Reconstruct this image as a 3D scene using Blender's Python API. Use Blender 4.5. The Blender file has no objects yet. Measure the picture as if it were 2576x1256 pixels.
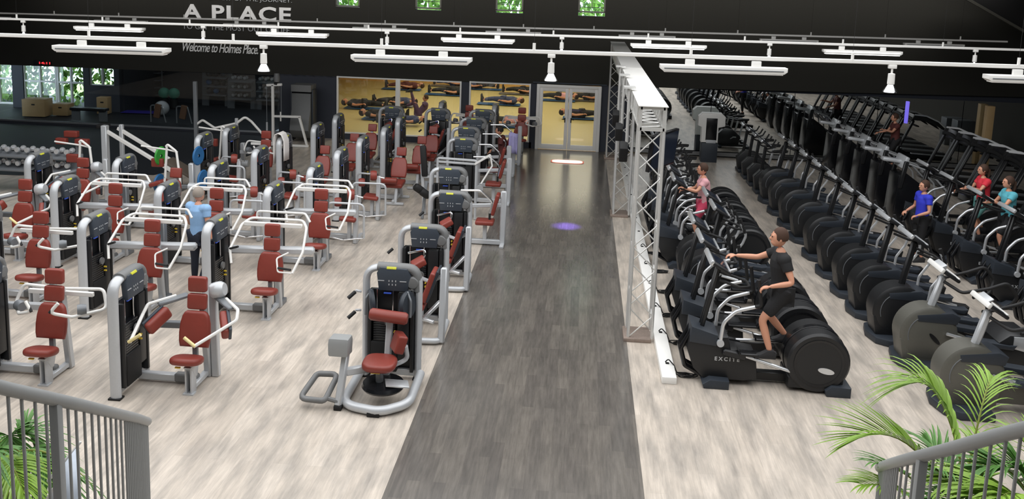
import bpy, bmesh, math, random
from mathutils import Vector, Matrix, Euler
from math import pi, sin, cos, radians, sqrt, atan2
S = bpy.context.scene
COL = S.collection
random.seed(7)
# ---------------------------------------------------------------- camera
CAM_H = 5.4
FPX = 2182.97
RM = Matrix(((0.99592952, -0.04610087, 0.07745391), (0.08350774, 0.14850835, -0.98537898), (0.03392428, 0.98783601, 0.15175363)))
cd = bpy.data.cameras.new('camera'); cam = bpy.data.objects.new('camera', cd); COL.objects.link(cam)
cd.sensor_width = 36; cd.lens = FPX / 2576 * 36; cd.shift_y = -338 / 2576; cd.clip_end = 200; cd.clip_start = .1
cam.matrix_world = Matrix.Translation((0, 0, CAM_H)) @ RM.to_4x4()
S.camera = cam
# ---------------------------------------------------------------- world, big lights, exposure
W = bpy.data.worlds.new('sky'); S.world = W; W.use_nodes = True
bg = W.node_tree.nodes['Background']
bg.inputs['Color'].default_value = (0.72, 0.86, 1, 1); bg.inputs['Strength'].default_value = 5.5
S.view_settings.view_transform = 'Standard'; S.view_settings.look = 'None'
S.view_settings.exposure = 0.0; S.view_settings.gamma = 1; S.view_settings.use_curve_mapping = False
def area(name, loc, size, power, color=(1, 1, 1), rot=(0, 0, 0)):
    l = bpy.data.lights.new(name, 'AREA'); l.shape = 'RECTANGLE'; l.size, l.size_y = size; l.energy = power; l.color = color
    o = bpy.data.objects.new(name, l); COL.objects.link(o); o.location = loc; o.rotation_euler = rot
    return o
area('skylight_daylight', (-3, 11.5, 7.35), (24, 14), 2720, (0.985, 0.99, 1))
area('stair_fill_light', (0, 1.0, 7.3), (18, 4), 230, (0.98, 0.99, 1))  # unseen fill added to lift the dark stair railings
area('hall_ceiling_light', (0, 21, 7.2), (26, 10), 40, (1, 0.95, 0.88))
l = area('wall_fill_light', (-3, 25.2, 6.9), (30, 1.0), 210, (1, .97, .93), rot=(radians(62), 0, 0)); bpy.data.lights['wall_fill_light'].spread = radians(75)  # unseen area light added to brighten the lettered end wall
area('studio_ceiling_light', (-4.2, 36.5, 3.0), (10, 14), 230, (1, 0.93, 0.78))
area('functional_room_light', (-15.5, 31, 3.0), (8, 4), 22, (0.85, 0.93, 1))
# photo pixel -> world, used as a tape measure for where things stand
def ray(x, y): return RM @ Vector((x - 1288, -(y - 290), -FPX))
def fl(x, y, z=0.0):
    v = ray(x, y); t = (z - CAM_H) / v.z; return Vector((v.x * t, v.y * t, z))
def atY(x, y, Y):
    v = ray(x, y); t = Y / v.y; return Vector((v.x * t, Y, CAM_H + v.z * t))
# ---------------------------------------------------------------- materials
def hexc(r, g, b): return tuple(((c / 255) / 12.92 if c / 255 <= .04045 else ((c / 255 + .055) / 1.055) ** 2.4) for c in (r, g, b))
def mat(name, col, rough=.5, metal=0, var=.08, scale=30, bump=0, emit=None, es=1, spec=.5, coat=0):
    m = bpy.data.materials.new(name); m.use_nodes = True; nt = m.node_tree; b = nt.nodes['Principled BSDF']
    b.inputs['Roughness'].default_value = rough; b.inputs['Metallic'].default_value = metal
    b.inputs['Specular IOR Level'].default_value = spec; b.inputs['Coat Weight'].default_value = coat
    tc = nt.nodes.new('ShaderNodeTexCoord'); n = nt.nodes.new('ShaderNodeTexNoise'); n.inputs['Scale'].default_value = scale; n.inputs['Detail'].default_value = 3
    nt.links.new(tc.outputs['Object'], n.inputs['Vector'])
    mx = nt.nodes.new('ShaderNodeMix'); mx.data_type = 'RGBA'
    mx.inputs[6].default_value = tuple(c * (1 - var) for c in col) + (1,); mx.inputs[7].default_value = tuple(min(1, c * (1 + var)) for c in col) + (1,)
    nt.links.new(n.outputs['Fac'], mx.inputs[0]); nt.links.new(mx.outputs[2], b.inputs['Base Color'])
    if bump:
        bp = nt.nodes.new('ShaderNodeBump'); bp.inputs['Strength'].default_value = bump; bp.inputs['Distance'].default_value = .01
        nt.links.new(n.outputs['Fac'], bp.inputs['Height']); nt.links.new(bp.outputs[0], b.inputs['Normal'])
    if emit: b.inputs['Emission Color'].default_value = emit + (1,); b.inputs['Emission Strength'].default_value = es
    return m
def planks(name, c1, c2, c3, pw, pl, rough, dirt, fine=.35):
    m = bpy.data.materials.new(name); m.use_nodes = True; nt = m.node_tree; N = nt.nodes.new; L = nt.links.new; b = nt.nodes['Principled BSDF']
    tc = N('ShaderNodeTexCoord'); mp = N('ShaderNodeMapping'); mp.inputs['Rotation'].default_value = (0, 0, pi / 2); L(tc.outputs['Object'], mp.inputs[0])
    br = N('ShaderNodeTexBrick'); br.inputs['Scale'].default_value = 1; br.inputs['Brick Width'].default_value = pl; br.inputs['Row Height'].default_value = pw
    br.inputs['Mortar Size'].default_value = .0015; br.inputs['Color1'].default_value = c1 + (1,); br.inputs['Color2'].default_value = c2 + (1,)
    br.inputs['Mortar'].default_value = tuple(c * .72 for c in c1) + (1,); br.offset = .37; br.inputs['Bias'].default_value = 0
    L(mp.outputs[0], br.inputs['Vector'])
    m2 = N('ShaderNodeMapping'); m2.inputs['Scale'].default_value = (26, 2.2, 1); L(tc.outputs['Object'], m2.inputs[0])
    n1 = N('ShaderNodeTexNoise'); n1.inputs['Scale'].default_value = 1; n1.inputs['Detail'].default_value = 6; n1.inputs['Roughness'].default_value = .65; L(m2.outputs[0], n1.inputs['Vector'])
    m3 = N('ShaderNodeMapping'); m3.inputs['Scale'].default_value = (5, 1.3, 1); L(tc.outputs['Object'], m3.inputs[0])
    n2 = N('ShaderNodeTexNoise'); n2.inputs['Scale'].default_value = 1; n2.inputs['Detail'].default_value = 5; L(m3.outputs[0], n2.inputs['Vector'])
    r1 = N('ShaderNodeMapRange'); r1.inputs[1].default_value = .3; r1.inputs[2].default_value = .72; L(n1.outputs['Fac'], r1.inputs[0])
    r2 = N('ShaderNodeMapRange'); r2.inputs[1].default_value = .42; r2.inputs[2].default_value = .72; L(n2.outputs['Fac'], r2.inputs[0])
    x1 = N('ShaderNodeMix'); x1.data_type = 'RGBA'; x1.inputs[7].default_value = c3 + (1,)
    ml = N('ShaderNodeMath'); ml.operation = 'MULTIPLY'; ml.inputs[1].default_value = dirt; L(r2.outputs[0], ml.inputs[0]); L(ml.outputs[0], x1.inputs[0]); L(br.outputs['Color'], x1.inputs[6])
    x2 = N('ShaderNodeMix'); x2.data_type = 'RGBA'; x2.blend_type = 'MULTIPLY'; x2.inputs[0].default_value = 1
    cr = N('ShaderNodeMapRange'); cr.inputs[3].default_value = 1 - fine; cr.inputs[4].default_value = 1 + fine * .45; L(r1.outputs[0], cr.inputs[0])
    L(x1.outputs[2], x2.inputs[6]); L(cr.outputs[0], x2.inputs[7]); L(x2.outputs[2], b.inputs['Base Color'])
    b.inputs['Roughness'].default_value = rough; b.inputs['Specular IOR Level'].default_value = .9 if rough < .3 else .5
    return m
M = {}
M['floor'] = planks('pale_oak_vinyl', hexc(208, 197, 184), hexc(196, 185, 172), hexc(146, 140, 133), .19, 1.25, .36, .78, .24)
M['walk'] = planks('dark_grey_vinyl', hexc(118, 112, 105), hexc(100, 95, 90), hexc(80, 77, 74), .14, .92, .20, .5, .32)
M['rubber'] = mat('black_rubber_floor', hexc(32, 36, 42), .6, var=.3, scale=60)
M['studio_floor'] = mat('studio_wood_floor', hexc(198, 184, 128), .35, var=.06, scale=8)
M['fascia'] = mat('anthracite_paint', hexc(37, 36, 31), .9, var=.03, scale=4)
M['navy'] = mat('navy_paint', hexc(46, 50, 60), .7, var=.04, scale=4)
M['black'] = mat('black_plastic', hexc(27, 28, 30), .42, var=.15, scale=40)
M['blackm'] = mat('matt_black', hexc(20, 20, 21), .7, var=.2)
M['gloss'] = mat('gloss_black', hexc(20, 21, 24), .22, var=.1)
M['slate'] = mat('slate_plastic', hexc(58, 66, 76), .5, var=.08)
M['slate2'] = mat('dark_slate_plastic', hexc(44, 50, 58), .5, var=.08)
M['frame'] = mat('silver_grey_paint', hexc(192, 195, 198), .32, metal=.2, var=.04)
M['framed'] = mat('mid_grey_paint', hexc(118, 122, 126), .4, metal=.2, var=.05)
M['cap'] = mat('grey_plastic_cap', hexc(112, 113, 113), .5, var=.06)
M['white'] = mat('white_paint', hexc(228, 227, 223), .35, var=.02)
M['chrome'] = mat('chrome', (.75, .76, .78), .18, metal=1, var=.03)
M['silver'] = mat('brushed_silver', (.70, .72, .74), .28, metal=.6, var=.05)
M['red'] = mat('oxblood_leather', hexc(132, 56, 46), .45, var=.10, scale=14, bump=.15)
M['bright'] = mat('bright_silver', (.85, .86, .87), .3, metal=.1, var=.03)
M['olive'] = mat('bronze_grey_plastic', hexc(98, 97, 90), .42, metal=.2, var=.05)
M['yellow'] = mat('yellow_plastic', hexc(222, 190, 60), .45)
M['lime'] = mat('lime_label', hexc(205, 205, 60), .5, var=.25, scale=90)
M['cream'] = mat('cream_grip', hexc(225, 208, 150), .5)
M['screen'] = mat('display_glass', hexc(30, 38, 52), .12, var=.2)
M['blue_led'] = mat('blue_display', hexc(30, 50, 120), .3, emit=hexc(70, 110, 235), es=.35)
M['grip'] = mat('black_rubber_grip', hexc(24, 24, 25), .65)
M['rail'] = mat('grey_rail_paint', hexc(150, 152, 152), .45, metal=.1, var=.03)
M['alu'] = mat('aluminium_truss', (.72, .72, .70), .38, metal=.55, var=.06)
M['wood'] = mat('plywood', hexc(190, 160, 115), .55, var=.1, scale=6)
M['skin'] = mat('skin_light', hexc(208, 150, 122), .5, var=.06, scale=9)
M['tubelight'] = mat('lamp_diffuser', (.9, .9, .88), .4, emit=(1, 1, .98), es=2.2)
M['lamp_dim'] = mat('lamp_diffuser_dim', (.8, .79, .77), .4, emit=(1, .97, .94), es=.12)
M['leaf'] = mat('palm_leaf', hexc(132, 168, 58), .45, var=.3, scale=5)
M['leafd'] = mat('palm_leaf_dark', hexc(84, 132, 56), .45, var=.3, scale=5)
M['stem'] = mat('palm_stem', hexc(130, 140, 60), .6, var=.2)
M['red_p'] = mat('red_plastic', hexc(200, 50, 45), .45)
M['blue_p'] = mat('blue_rubber', hexc(40, 105, 160), .5)
M['green_p'] = mat('green_rubber', hexc(60, 160, 60), .5)
M['teal_p'] = mat('teal_vinyl', hexc(50, 150, 125), .4)
M['towel'] = mat('white_towel', hexc(226, 222, 218), .9, var=.04, bump=.4, scale=120)
M['bluemat'] = mat('blue_mat', hexc(40, 95, 150), .7)
M['hedge2'] = mat('foliage_dark', hexc(95, 140, 50), .6, var=.4, scale=3)  # darker leaf tone, mixed at random among the paler leaves
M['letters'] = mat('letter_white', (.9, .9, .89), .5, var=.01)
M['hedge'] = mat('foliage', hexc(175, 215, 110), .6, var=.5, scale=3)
def glass():
    m = bpy.data.materials.new('clear_glass'); m.use_nodes = True; nt = m.node_tree; nt.nodes.remove(nt.nodes['Principled BSDF'])
    t = nt.nodes.new('ShaderNodeBsdfTransparent'); t.inputs[0].default_value = (.93, .95, .95, 1); g = nt.nodes.new('ShaderNodeBsdfGlossy'); g.inputs['Roughness'].default_value = .02
    x = nt.nodes.new('ShaderNodeMixShader'); x.inputs[0].default_value = .05
    nt.links.new(t.outputs[0], x.inputs[1]); nt.links.new(g.outputs[0], x.inputs[2]); nt.links.new(x.outputs[0], nt.nodes['Material Output'].inputs[0]); return m
M['glass'] = glass()
M['mirror'] = mat('mirror_silver', (.86, .90, .90), .01, metal=1, var=.0)
# ---------------------------------------------------------------- mesh builder
def rot_to(d):
    return Vector((0, 0, 1)).rotation_difference(Vector(d).normalized()).to_matrix()
def fillet(pts, r, n=5, closed=False):
    pts = [Vector(p) for p in pts]; out = []
    k = len(pts)
    for i in range(k):
        if not closed and i in (0, k - 1): out.append(pts[i]); continue
        a, p, b = pts[(i - 1) % k], pts[i], pts[(i + 1) % k]
        u = (a - p); v = (b - p); lu, lv = u.length, v.length; u = u / lu; v = v / lv
        ang = u.angle(v)
        if ang > pi - .05: out.append(p); continue
        d = min(r / math.tan(ang / 2), lu * .48, lv * .48)
        A, B = p + u * d, p + v * d
        for j in range(n + 1):
            t = j / n; out.append(A * (1 - t) ** 2 + p * 2 * t * (1 - t) + B * t * t)
    return out
def superell(w, h, e=3.2, n=28):
    return [(w / 2 * math.copysign(abs(cos(t)) ** (2 / e), cos(t)), h / 2 * math.copysign(abs(sin(t)) ** (2 / e), sin(t))) for t in [2 * pi * k / n for k in range(n)]]
def backshape(w, h):
    R_ = [(w * .45, -h / 2), (w * .49, -h * .34), (w * .5, -h * .1), (w * .475, h * .16), (w * .42, h * .36), (w * .36, h * .45), (w * .28, h / 2)]
    return R_ + [(-x, y) for x, y in reversed(R_)]
def mrot(c, e): return Matrix.Translation(c) @ Euler(e).to_matrix().to_4x4()
class MB:
    def __init__(s): s.bm = bmesh.new(); s.mi = 0
    def _tag(s, faces):
        for f in faces: f.material_index = s.mi
    def box(s, c, size, rot=(0, 0, 0), bevel=0, seg=2):
        r = bmesh.ops.create_cube(s.bm, size=1); vs = r['verts']
        R = rot if isinstance(rot, Matrix) else Euler(rot).to_matrix()
        T = Matrix.Translation(c) @ R.to_4x4() @ Matrix.Diagonal((size[0], size[1], size[2], 1))
        bmesh.ops.transform(s.bm, matrix=T, verts=vs)
        fs = list({f for v in vs for f in v.link_faces}); s._tag(fs)
        if bevel:
            es = list({e for v in vs for e in v.link_edges})
            q = bmesh.ops.bevel(s.bm, geom=es, offset=min(bevel, min(size) * .49), segments=seg, profile=.5, affect='EDGES', clamp_overlap=True)
            s._tag(q['faces'])
        return s
    def bar(s, a, b, w, h, bevel=.006, up=None):
        a, b = Vector(a), Vector(b); d = (b - a); z = d.normalized()
        ux = Vector(up) if up else Vector((0, 0, 1)) if abs(z.z) < .95 else Vector((1, 0, 0))
        x = ux.cross(z).normalized(); y = z.cross(x)
        R = Matrix((x, y, z)).transposed()
        return s.box((a + b) / 2, (w, h, d.length), R, bevel, 1)
    def tube(s, pts, r, seg=8, closed=False, ry=None, caps=True):
        pts = [Vector(p) for p in pts]; n = len(pts)
        rs = r if isinstance(r, (list, tuple)) else [r] * n
        tans = []
        for i in range(n):
            a = pts[(i - 1) % n] if (closed or i > 0) else pts[0]; b = pts[(i + 1) % n] if (closed or i < n - 1) else pts[-1]
            t = (b - a); tans.append(t.normalized() if t.length > 1e-9 else Vector((0, 0, 1)))
        t0 = tans[0]; ref = Vector((1, 0, 0)) if abs(t0.x) < .8 else Vector((0, 1, 0))
        u = (ref - t0 * ref.dot(t0)).normalized(); rings = []
        for i in range(n):
            t = tans[i]; u = (u - t * u.dot(t)).normalized(); v = t.cross(u)
            q = ry / r if (ry and not isinstance(r, (list, tuple))) else 1
            rings.append([s.bm.verts.new(pts[i] + u * cos(2 * pi * k / seg) * rs[i] + v * sin(2 * pi * k / seg) * rs[i] * q) for k in range(seg)])
        fs = []
        for i in range(n if closed else n - 1):
            A, B = rings[i], rings[(i + 1) % n]
            for k in range(seg): fs.append(s.bm.faces.new((A[k], A[(k + 1) % seg], B[(k + 1) % seg], B[k])))
        if not closed and caps:
            fs.append(s.bm.faces.new(rings[0][::-1])); fs.append(s.bm.faces.new(rings[-1]))
        s._tag(fs); return s
    def cyl(s, a, b, r, r2=None, seg=16):
        return s.tube([a, b], [r, r if r2 is None else r2], seg)
    def lathe(s, prof, c=(0, 0, 0), axis=(0, 0, 1), seg=20):
        R = rot_to(axis); c = Vector(c); rings = []
        for rr, z in prof:
            rings.append([s.bm.verts.new(c + R @ Vector((max(rr, 1e-4) * cos(2 * pi * k / seg), max(rr, 1e-4) * sin(2 * pi * k / seg), z))) for k in range(seg)])
        fs = []
        for A, B in zip(rings, rings[1:]):
            for k in range(seg): fs.append(s.bm.faces.new((A[k], A[(k + 1) % seg], B[(k + 1) % seg], B[k])))
        s._tag(fs); return s
    def prism(s, poly, axis, t0, t1, bevel=0, seg=2):
        # poly: 2D points; axis 'y': (x,z) ; 'x': (y,z) ; 'z': (x,y)
        def P(p, t): return {'y': (p[0], t, p[1]), 'x': (t, p[0], p[1]), 'z': (p[0], p[1], t)}[axis]
        A = [s.bm.verts.new(P(p, t0)) for p in poly]; B = [s.bm.verts.new(P(p, t1)) for p in poly]; n = len(poly)
        fs = [s.bm.faces.new(A), s.bm.faces.new(B[::-1])]
        for i in range(n): fs.append(s.bm.faces.new((A[i], B[i], B[(i + 1) % n], A[(i + 1) % n])))
        bmesh.ops.recalc_face_normals(s.bm, faces=fs); s._tag(fs)
        if bevel:
            es = [e for f in fs[:2] for e in f.edges]
            q = bmesh.ops.bevel(s.bm, geom=es, offset=bevel, segments=seg, profile=.5, affect='EDGES', clamp_overlap=True); s._tag(q['faces'])
        return s
    def pad(s, c, size, rot=(0, 0, 0), taper=0, bev=.035):
        # upholstered cushion: rounded box, optional taper towards +z, slightly crowned
        r = bmesh.ops.create_cube(s.bm, size=1); vs = r['verts']
        for v in vs:
            if taper and v.co.z > 0: v.co.x *= (1 - taper)
        R = rot if isinstance(rot, Matrix) else Euler(rot).to_matrix()
        T = Matrix.Translation(c) @ R.to_4x4() @ Matrix.Diagonal((size[0], size[1], size[2], 1))
        bmesh.ops.transform(s.bm, matrix=T, verts=vs)
        es = list({e for v in vs for e in v.link_edges})
        q = bmesh.ops.bevel(s.bm, geom=es, offset=min(bev, min(size) * .45), segments=3, profile=.6, affect='EDGES', clamp_overlap=True)
        s._tag({f for v in q['verts'] for f in v.link_faces}); return s
    def cushion(s, outline, th, mtx, bev=.03):
        # upholstered pad from a 2D outline (local x, y), th thick along local z
        n0 = set(s.bm.verts); s.prism(outline, 'z', -th / 2, th / 2, bevel=min(bev, th * .45), seg=3)
        bmesh.ops.transform(s.bm, matrix=mtx, verts=[v for v in s.bm.verts if v not in n0]); return s
    def sphere(s, c, r, sc=(1, 1, 1), u=16, v=12, rot=None):
        q = bmesh.ops.create_uvsphere(s.bm, u_segments=u, v_segments=v, radius=r)
        T = Matrix.Translation(c) @ (rot.to_4x4() if rot else Matrix.Identity(4)) @ Matrix.Diagonal((sc[0], sc[1], sc[2], 1))
        bmesh.ops.transform(s.bm, matrix=T, verts=q['verts']); s._tag({f for w in q['verts'] for f in w.link_faces}); return s
    def quad(s, a, b, c, d):
        s._tag([s.bm.faces.new([s.bm.verts.new(p) for p in (a, b, c, d)])]); return s
    def mesh(s, name, mats):
        me = bpy.data.meshes.new(name); bmesh.ops.recalc_face_normals(s.bm, faces=s.bm.faces); s.bm.to_mesh(me); s.bm.free()
        for m in (mats if isinstance(mats, (list, tuple)) else [mats]): me.materials.append(M[m] if isinstance(m, str) else m)
        me.polygons.foreach_set('use_smooth', [True] * len(me.polygons)); me.set_sharp_from_angle(angle=.65)
        return me
    def build(s, name, mats, parent=None, label=None):
        o = bpy.data.objects.new(name, s.mesh(name, mats)); COL.objects.link(o)
        if parent: o.parent = parent
        if label: o['label'] = label
        return o
def tag(o, label, cat, group=None, kind=None):
    o['label'] = label; o['category'] = cat
    if group: o['group'] = group
    if kind: o['kind'] = kind
    return o
def struct(name, mb, mats, parent=None):
    o = mb.build(name, mats, parent)
    if parent is None: o['kind'] = 'structure'
    return o
def thing(name, loc=(0, 0, 0), rz=0):
    o = bpy.data.objects.new(name, None); COL.objects.link(o); o.location = loc; o.rotation_euler = (0, 0, rz); o.empty_display_size = .2
    return o
KIDS = {}
def kids(o):
    if o.name not in KIDS: KIDS[o.name] = list(o.children)
    return KIDS[o.name]
def copy_tree(o, parent=None):
    c = o.copy(); COL.objects.link(c); c.parent = parent
    for k in ('label', 'group', 'category'):
        if parent is None and k in c and k != 'category': del c[k]
    for ch in kids(o): copy_tree(ch, c)
    return c
PROTO = {}
def place(kind, loc, rz, label, cat, group):
    p, used = PROTO[kind]
    if used: o = copy_tree(p)
    else: o = p; PROTO[kind] = (p, True)
    o.location = loc; o.rotation_euler = (0, 0, rz)
    tag(o, label, cat, group); return o
def text_mesh(body, size, mat_, name, extrude=.004, offset=0, shear=0, spacing=1, parent=None):
    c = bpy.data.curves.new(name, 'FONT'); c.body = body; c.size = size; c.extrude = extrude; c.offset = offset; c.shear = shear; c.space_character = spacing; c.resolution_u = 3
    t = bpy.data.objects.new(name + '_tmp', c); COL.objects.link(t)
    bpy.context.view_layer.update()
    me = bpy.data.meshes.new_from_object(t.evaluated_get(bpy.context.evaluated_depsgraph_get()))
    bpy.data.objects.remove(t); me.materials.clear(); me.materials.append(M[mat_]); me.name = name
    o = bpy.data.objects.new(name, me); COL.objects.link(o)
    if parent: o.parent = parent
    return o
def fit_text(o, x0, z0, x1, z1, Y):
    # lay a text mesh into the upright rectangle x0..x1, z0..z1 on a wall at Y, facing -y
    xs = [v.co.x for v in o.data.vertices]; ys = [v.co.y for v in o.data.vertices]
    sx = (x1 - x0) / (max(xs) - min(xs)); sy = (z1 - z0) / (max(ys) - min(ys)); mx, my = min(xs), min(ys)
    for v in o.data.vertices: v.co = Vector(((v.co.x - mx) * sx + x0, Y - v.co.z, (v.co.y - my) * sy + z0))
# ================================================================ STRUCTURE
WY = 28.1
b = MB(); b.box((-3, 11, -.05), (37, 36, .1)); struct('floor', b, 'floor')
b = MB(); b.box((-.5, 17.05, .0025), (2.76, 22.1, .005)); struct('floor', b, 'walk')
b = MB(); b.box((-3, -4.5, 4), (37, .2, 8)); struct('wall_back', b, 'fascia')
b = MB(); b.box((-21.6, 11.8, 4), (.2, 32.4, 8)); struct('wall_left', b, 'fascia')
b = MB(); b.box((15.6, 12, 4), (.2, 33, 8)); struct('wall_right', b, 'fascia')
b = MB(); b.box((-3, 11.9, 7.8), (37, 33, .2))
struct('ceiling', b, 'fascia')
# far wall: fascia above z 2.1, openings below
b = MB()
SK = [((845, 905), 4.44), ((1045, 1110), 4.47), ((1247, 1316), 4.49), ((1455, 1523), 4.54)]
wins = []
for (x0, x1), zb in SK:
    a = atY(x0, 20, WY).x; c = atY(x1, 20, WY).x; wins.append((a, c, zb))
b.prism([(-21.5, 2.0), (-8, 2.06), (.9, 2.16), (15.5, 2.42), (15.5, 4.4), (-21.5, 4.4)], 'y', WY, WY + .35)
b.box((-3, WY + .175, 6.55), (37, .35, 2.5))
edges = [-21.5] + [v for w in wins for v in w[:2]] + [15.5]
for i in range(0, len(edges), 2): b.box(((edges[i] + edges[i + 1]) / 2, WY + .175, 4.85), (edges[i + 1] - edges[i], .35, .9))
struct('wall_front', b, 'fascia')
for i, (a, c, zb) in enumerate(wins):
    b = MB(); t = .05; z1 = 5.3; b.box(((a + c) / 2, WY + .05, zb + .02 - t / 2), (c - a, .12, t)); b.box(((a + c) / 2, WY + .05, z1), (c - a, .12, t))
    b.box((a + t / 2, WY + .05, (zb + z1) / 2), (t, .12, z1 - zb)); b.box((c - t / 2, WY + .05, (zb + z1) / 2), (t, .12, z1 - zb))
    b.box(((a + c) / 2, WY + .08, 4.68), (c - a, .03, .02)); b.box((a + (c - a) * .5, WY + .08, (zb + z1) / 2), (.02, .03, z1 - zb))
    w = struct('window_%d' % (i + 1), b, 'olive')
    b = MB(); b.box(((a + c) / 2, WY + .07, (zb + z1) / 2), (c - a, .01, z1 - zb)); b.build('window_pane', 'glass', w)
# lower wall pieces
b = MB()
b.box((-9.05, WY + .12, 1.05), (1.95, .24, 2.1)); b.box((-3.77, WY + .12, 1.05), (.26, .24, 2.1)); b.box((-1.52, WY + .12, 1.08), (.2, .24, 2.16)); b.box((1.15, WY + .12, 1.09), (.98, .24, 2.18))
b.box((-6.0, WY + .12, .1), (4.3, .24, .2)); b.box((-2.6, WY + .12, .1), (2.1, .24, .2)); b.box((-15.7, WY + .12, .05), (11.6, .24, .1))
b.box((8.6, WY + .2, 1.2), (13.9, .1, 2.4))
struct('wall_front', b, 'navy')
b = MB(); b.box((-15.7, WY - .02, .1), (11.6, .05, .07), bevel=.01); b.box((-15.7, WY + .06, .09), (11.6, .1, .04)); struct('trim_1', b, 'framed')
b = MB(); b.box((-.36, WY - .02, 2.2), (2.4, .05, .03)); struct('trim_2', b, 'slate')
b = MB(); b.box((8.0, WY - .02, .11), (12.4, .05, .12)); struct('baseboard_front', b, 'cap')
for k, (a, c) in enumerate([(1.66, 4.2), (4.22, 6.8), (6.82, 9.4), (9.42, 12.0), (12.02, 14.6)]):
    b = MB(); b.box(((a + c) / 2, WY + .0, 1.2), (c - a, .02, 2.0)); o = b.build('wall_mirror', 'mirror')
    tag(o, ['tall wall mirror panel beside the aluminium truss', 'tall wall mirror panel behind the white kiosk', 'tall wall mirror panel behind the far end of the pedal machines', 'tall wall mirror panel at the far end of the treadmill row', 'tall wall mirror panel farthest from the truss'][k], 'mirror', 'mirrors along the end wall')
# studio windows
def window(n, a, c, z0, z1, mull=()):
    b = MB(); t = .05
    for z in (z0 + t / 2, z1 - t / 2): b.box(((a + c) / 2, WY + .0, z), (c - a - .006, .094, t - .004), bevel=.005)
    for x in (a + t / 2, c - t / 2) + tuple(mull): b.box((x, WY + .0, (z0 + z1) / 2), (t if x not in mull else .15, .1, z1 - z0), bevel=.005)
    w = struct('window_%d' % n, b, 'white'); b = MB(); b.box(((a + c) / 2, WY + .02, (z0 + z1) / 2), (c - a - .02, .012, z1 - z0 - .02)); b.build('window_pane', 'glass', w)
window(5, -8.08, -3.9, .2, 2.12, (-6.02,)); window(6, -3.64, -1.62, .2, 2.14)
# double door
d = thing('door_1', (0, 0, 0)); d['kind'] = 'structure'
b = MB(); x0, x1 = -1.42, .68; z1 = 2.15
b.box((x0 + .05, WY - .03, z1 / 2), (.1, .12, z1), bevel=.01); b.box((x1 - .05, WY - .03, z1 / 2), (.1, .12, z1), bevel=.01); b.box(((x0 + x1) / 2, WY - .03, z1 - .052), (x1 - x0 - .01, .112, .1), bevel=.01)
b.build('door_frame', 'white', d)
xm = (x0 + x1) / 2
for a, c, hx in ((x0 + .1, xm - .005, xm - .1), (xm + .005, x1 - .1, xm + .1)):
    b = MB(); t = .11
    b.box((a + t / 2, WY - .03, z1 / 2 - .03), (t, .07, z1 - .1), bevel=.008); b.box((c - t / 2, WY - .03, z1 / 2 - .03), (t, .07, z1 - .1), bevel=.008)
    b.box(((a + c) / 2, WY - .03, .1), (c - a - .01, .064, .16), bevel=.008); b.box(((a + c) / 2, WY - .03, z1 - .16), (c - a - .01, .064, .12), bevel=.008)
    l = b.build('door_leaf', 'white', d)
    b = MB(); b.box(((a + c) / 2, WY - .02, z1 / 2), (c - a - .15, .01, z1 - .3)); b.build('door_pane', 'glass', l)
    b = MB(); b.tube(fillet([(hx, WY - .06, 1.03), (hx, WY - .13, 1.03), (hx + (-.1 if hx < xm else .1), WY - .13, 1.03)], .02), .012); b.box((hx, WY - .068, 1.0), (.035, .012, .16)); b.build('door_handle', 'blackm', l)
# studio behind the glass
b = MB(); b.box((-3.4, 31.35, -.04), (13.2, 6.3, .1)); b.box((-5.6, 39.6, -.04), (17.8, 10.2, .1)); struct('floor', b, 'studio_floor')
b = MB(); b.box((-5.6, 44.7, 1.6), (17.8, .2, 3.2)); b.box((-9.95, 31.5, 1.6), (.14, 6.2, 3.2)); b.box((-12.2, 34.62, 1.6), (4.5, .14, 3.2)); b.box((-14.4, 39.6, 1.6), (.2, 10, 3.2)); b.box((3.3, 36.5, 1.6), (.2, 16.4, 3.2)); struct('wall_studio', b, mat('studio_wall_paint', hexc(215, 170, 100), .8))
b = MB(); b.box((-5.6, 39.6, 3.25), (17.8, 10.2, .1)); b.box((-3.4, 31.35, 3.25), (13.2, 6.3, .1)); struct('ceiling', b, 'white')
for i in range(3):
    for k in range(4):
        b = MB(); b.box((-6.8 + i * 3.3, 30.4 + k * 3.8, 3.17), (2.2, 1.1, .05), bevel=.01); o = b.build('studio_glow_panel', mat('added_panel_glow', (.9, .88, .8), .4, emit=(1, .93, .72), es=3.0) if (i, k) == (0, 0) else bpy.data.materials['added_panel_glow']); tag(o, 'warm glow panel added on the yoga studio ceiling', 'light', 'added glow panels of the yoga studio')  # glowing panels added to feed the warm reflection on the walkway
# functional training room behind the long opening
b = MB(); b.box((-17.5, 31.35, -.03), (14, 6.3, .1)); struct('floor', b, 'rubber')
b = MB(); b.prism([(-21.4, 20.6), (-14.4, 20.9), (-13.0, 21.6), (-11.2, 21.7), (-10.6, 23.4), (-9.8, 24.6), (-9.6, 26.6), (-9.6, 28.05), (-21.4, 28.05)], 'z', .001, .012); struct('floor', b, 'rubber')
dk = mat('dark_room_paint', hexc(44, 47, 54), .7)
b = MB(); b.box((-13.7, 34.4, 1.6), (7.4, .2, 3.2)); b.box((-10.08, 31.3, 1.6), (.06, 6.2, 3.2)); b.box((-17.35, 32.95, 1.6), (.15, 3.1, 3.2)); b.box((-24.6, 29.8, 1.6), (.15, 3.2, 3.2)); struct('wall_back', b, dk)
b = MB(); b.box((-17.6, 31.45, 3.2), (14.2, 6.4, .1)); struct('ceiling', b, dk)
WW = 31.3
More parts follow.
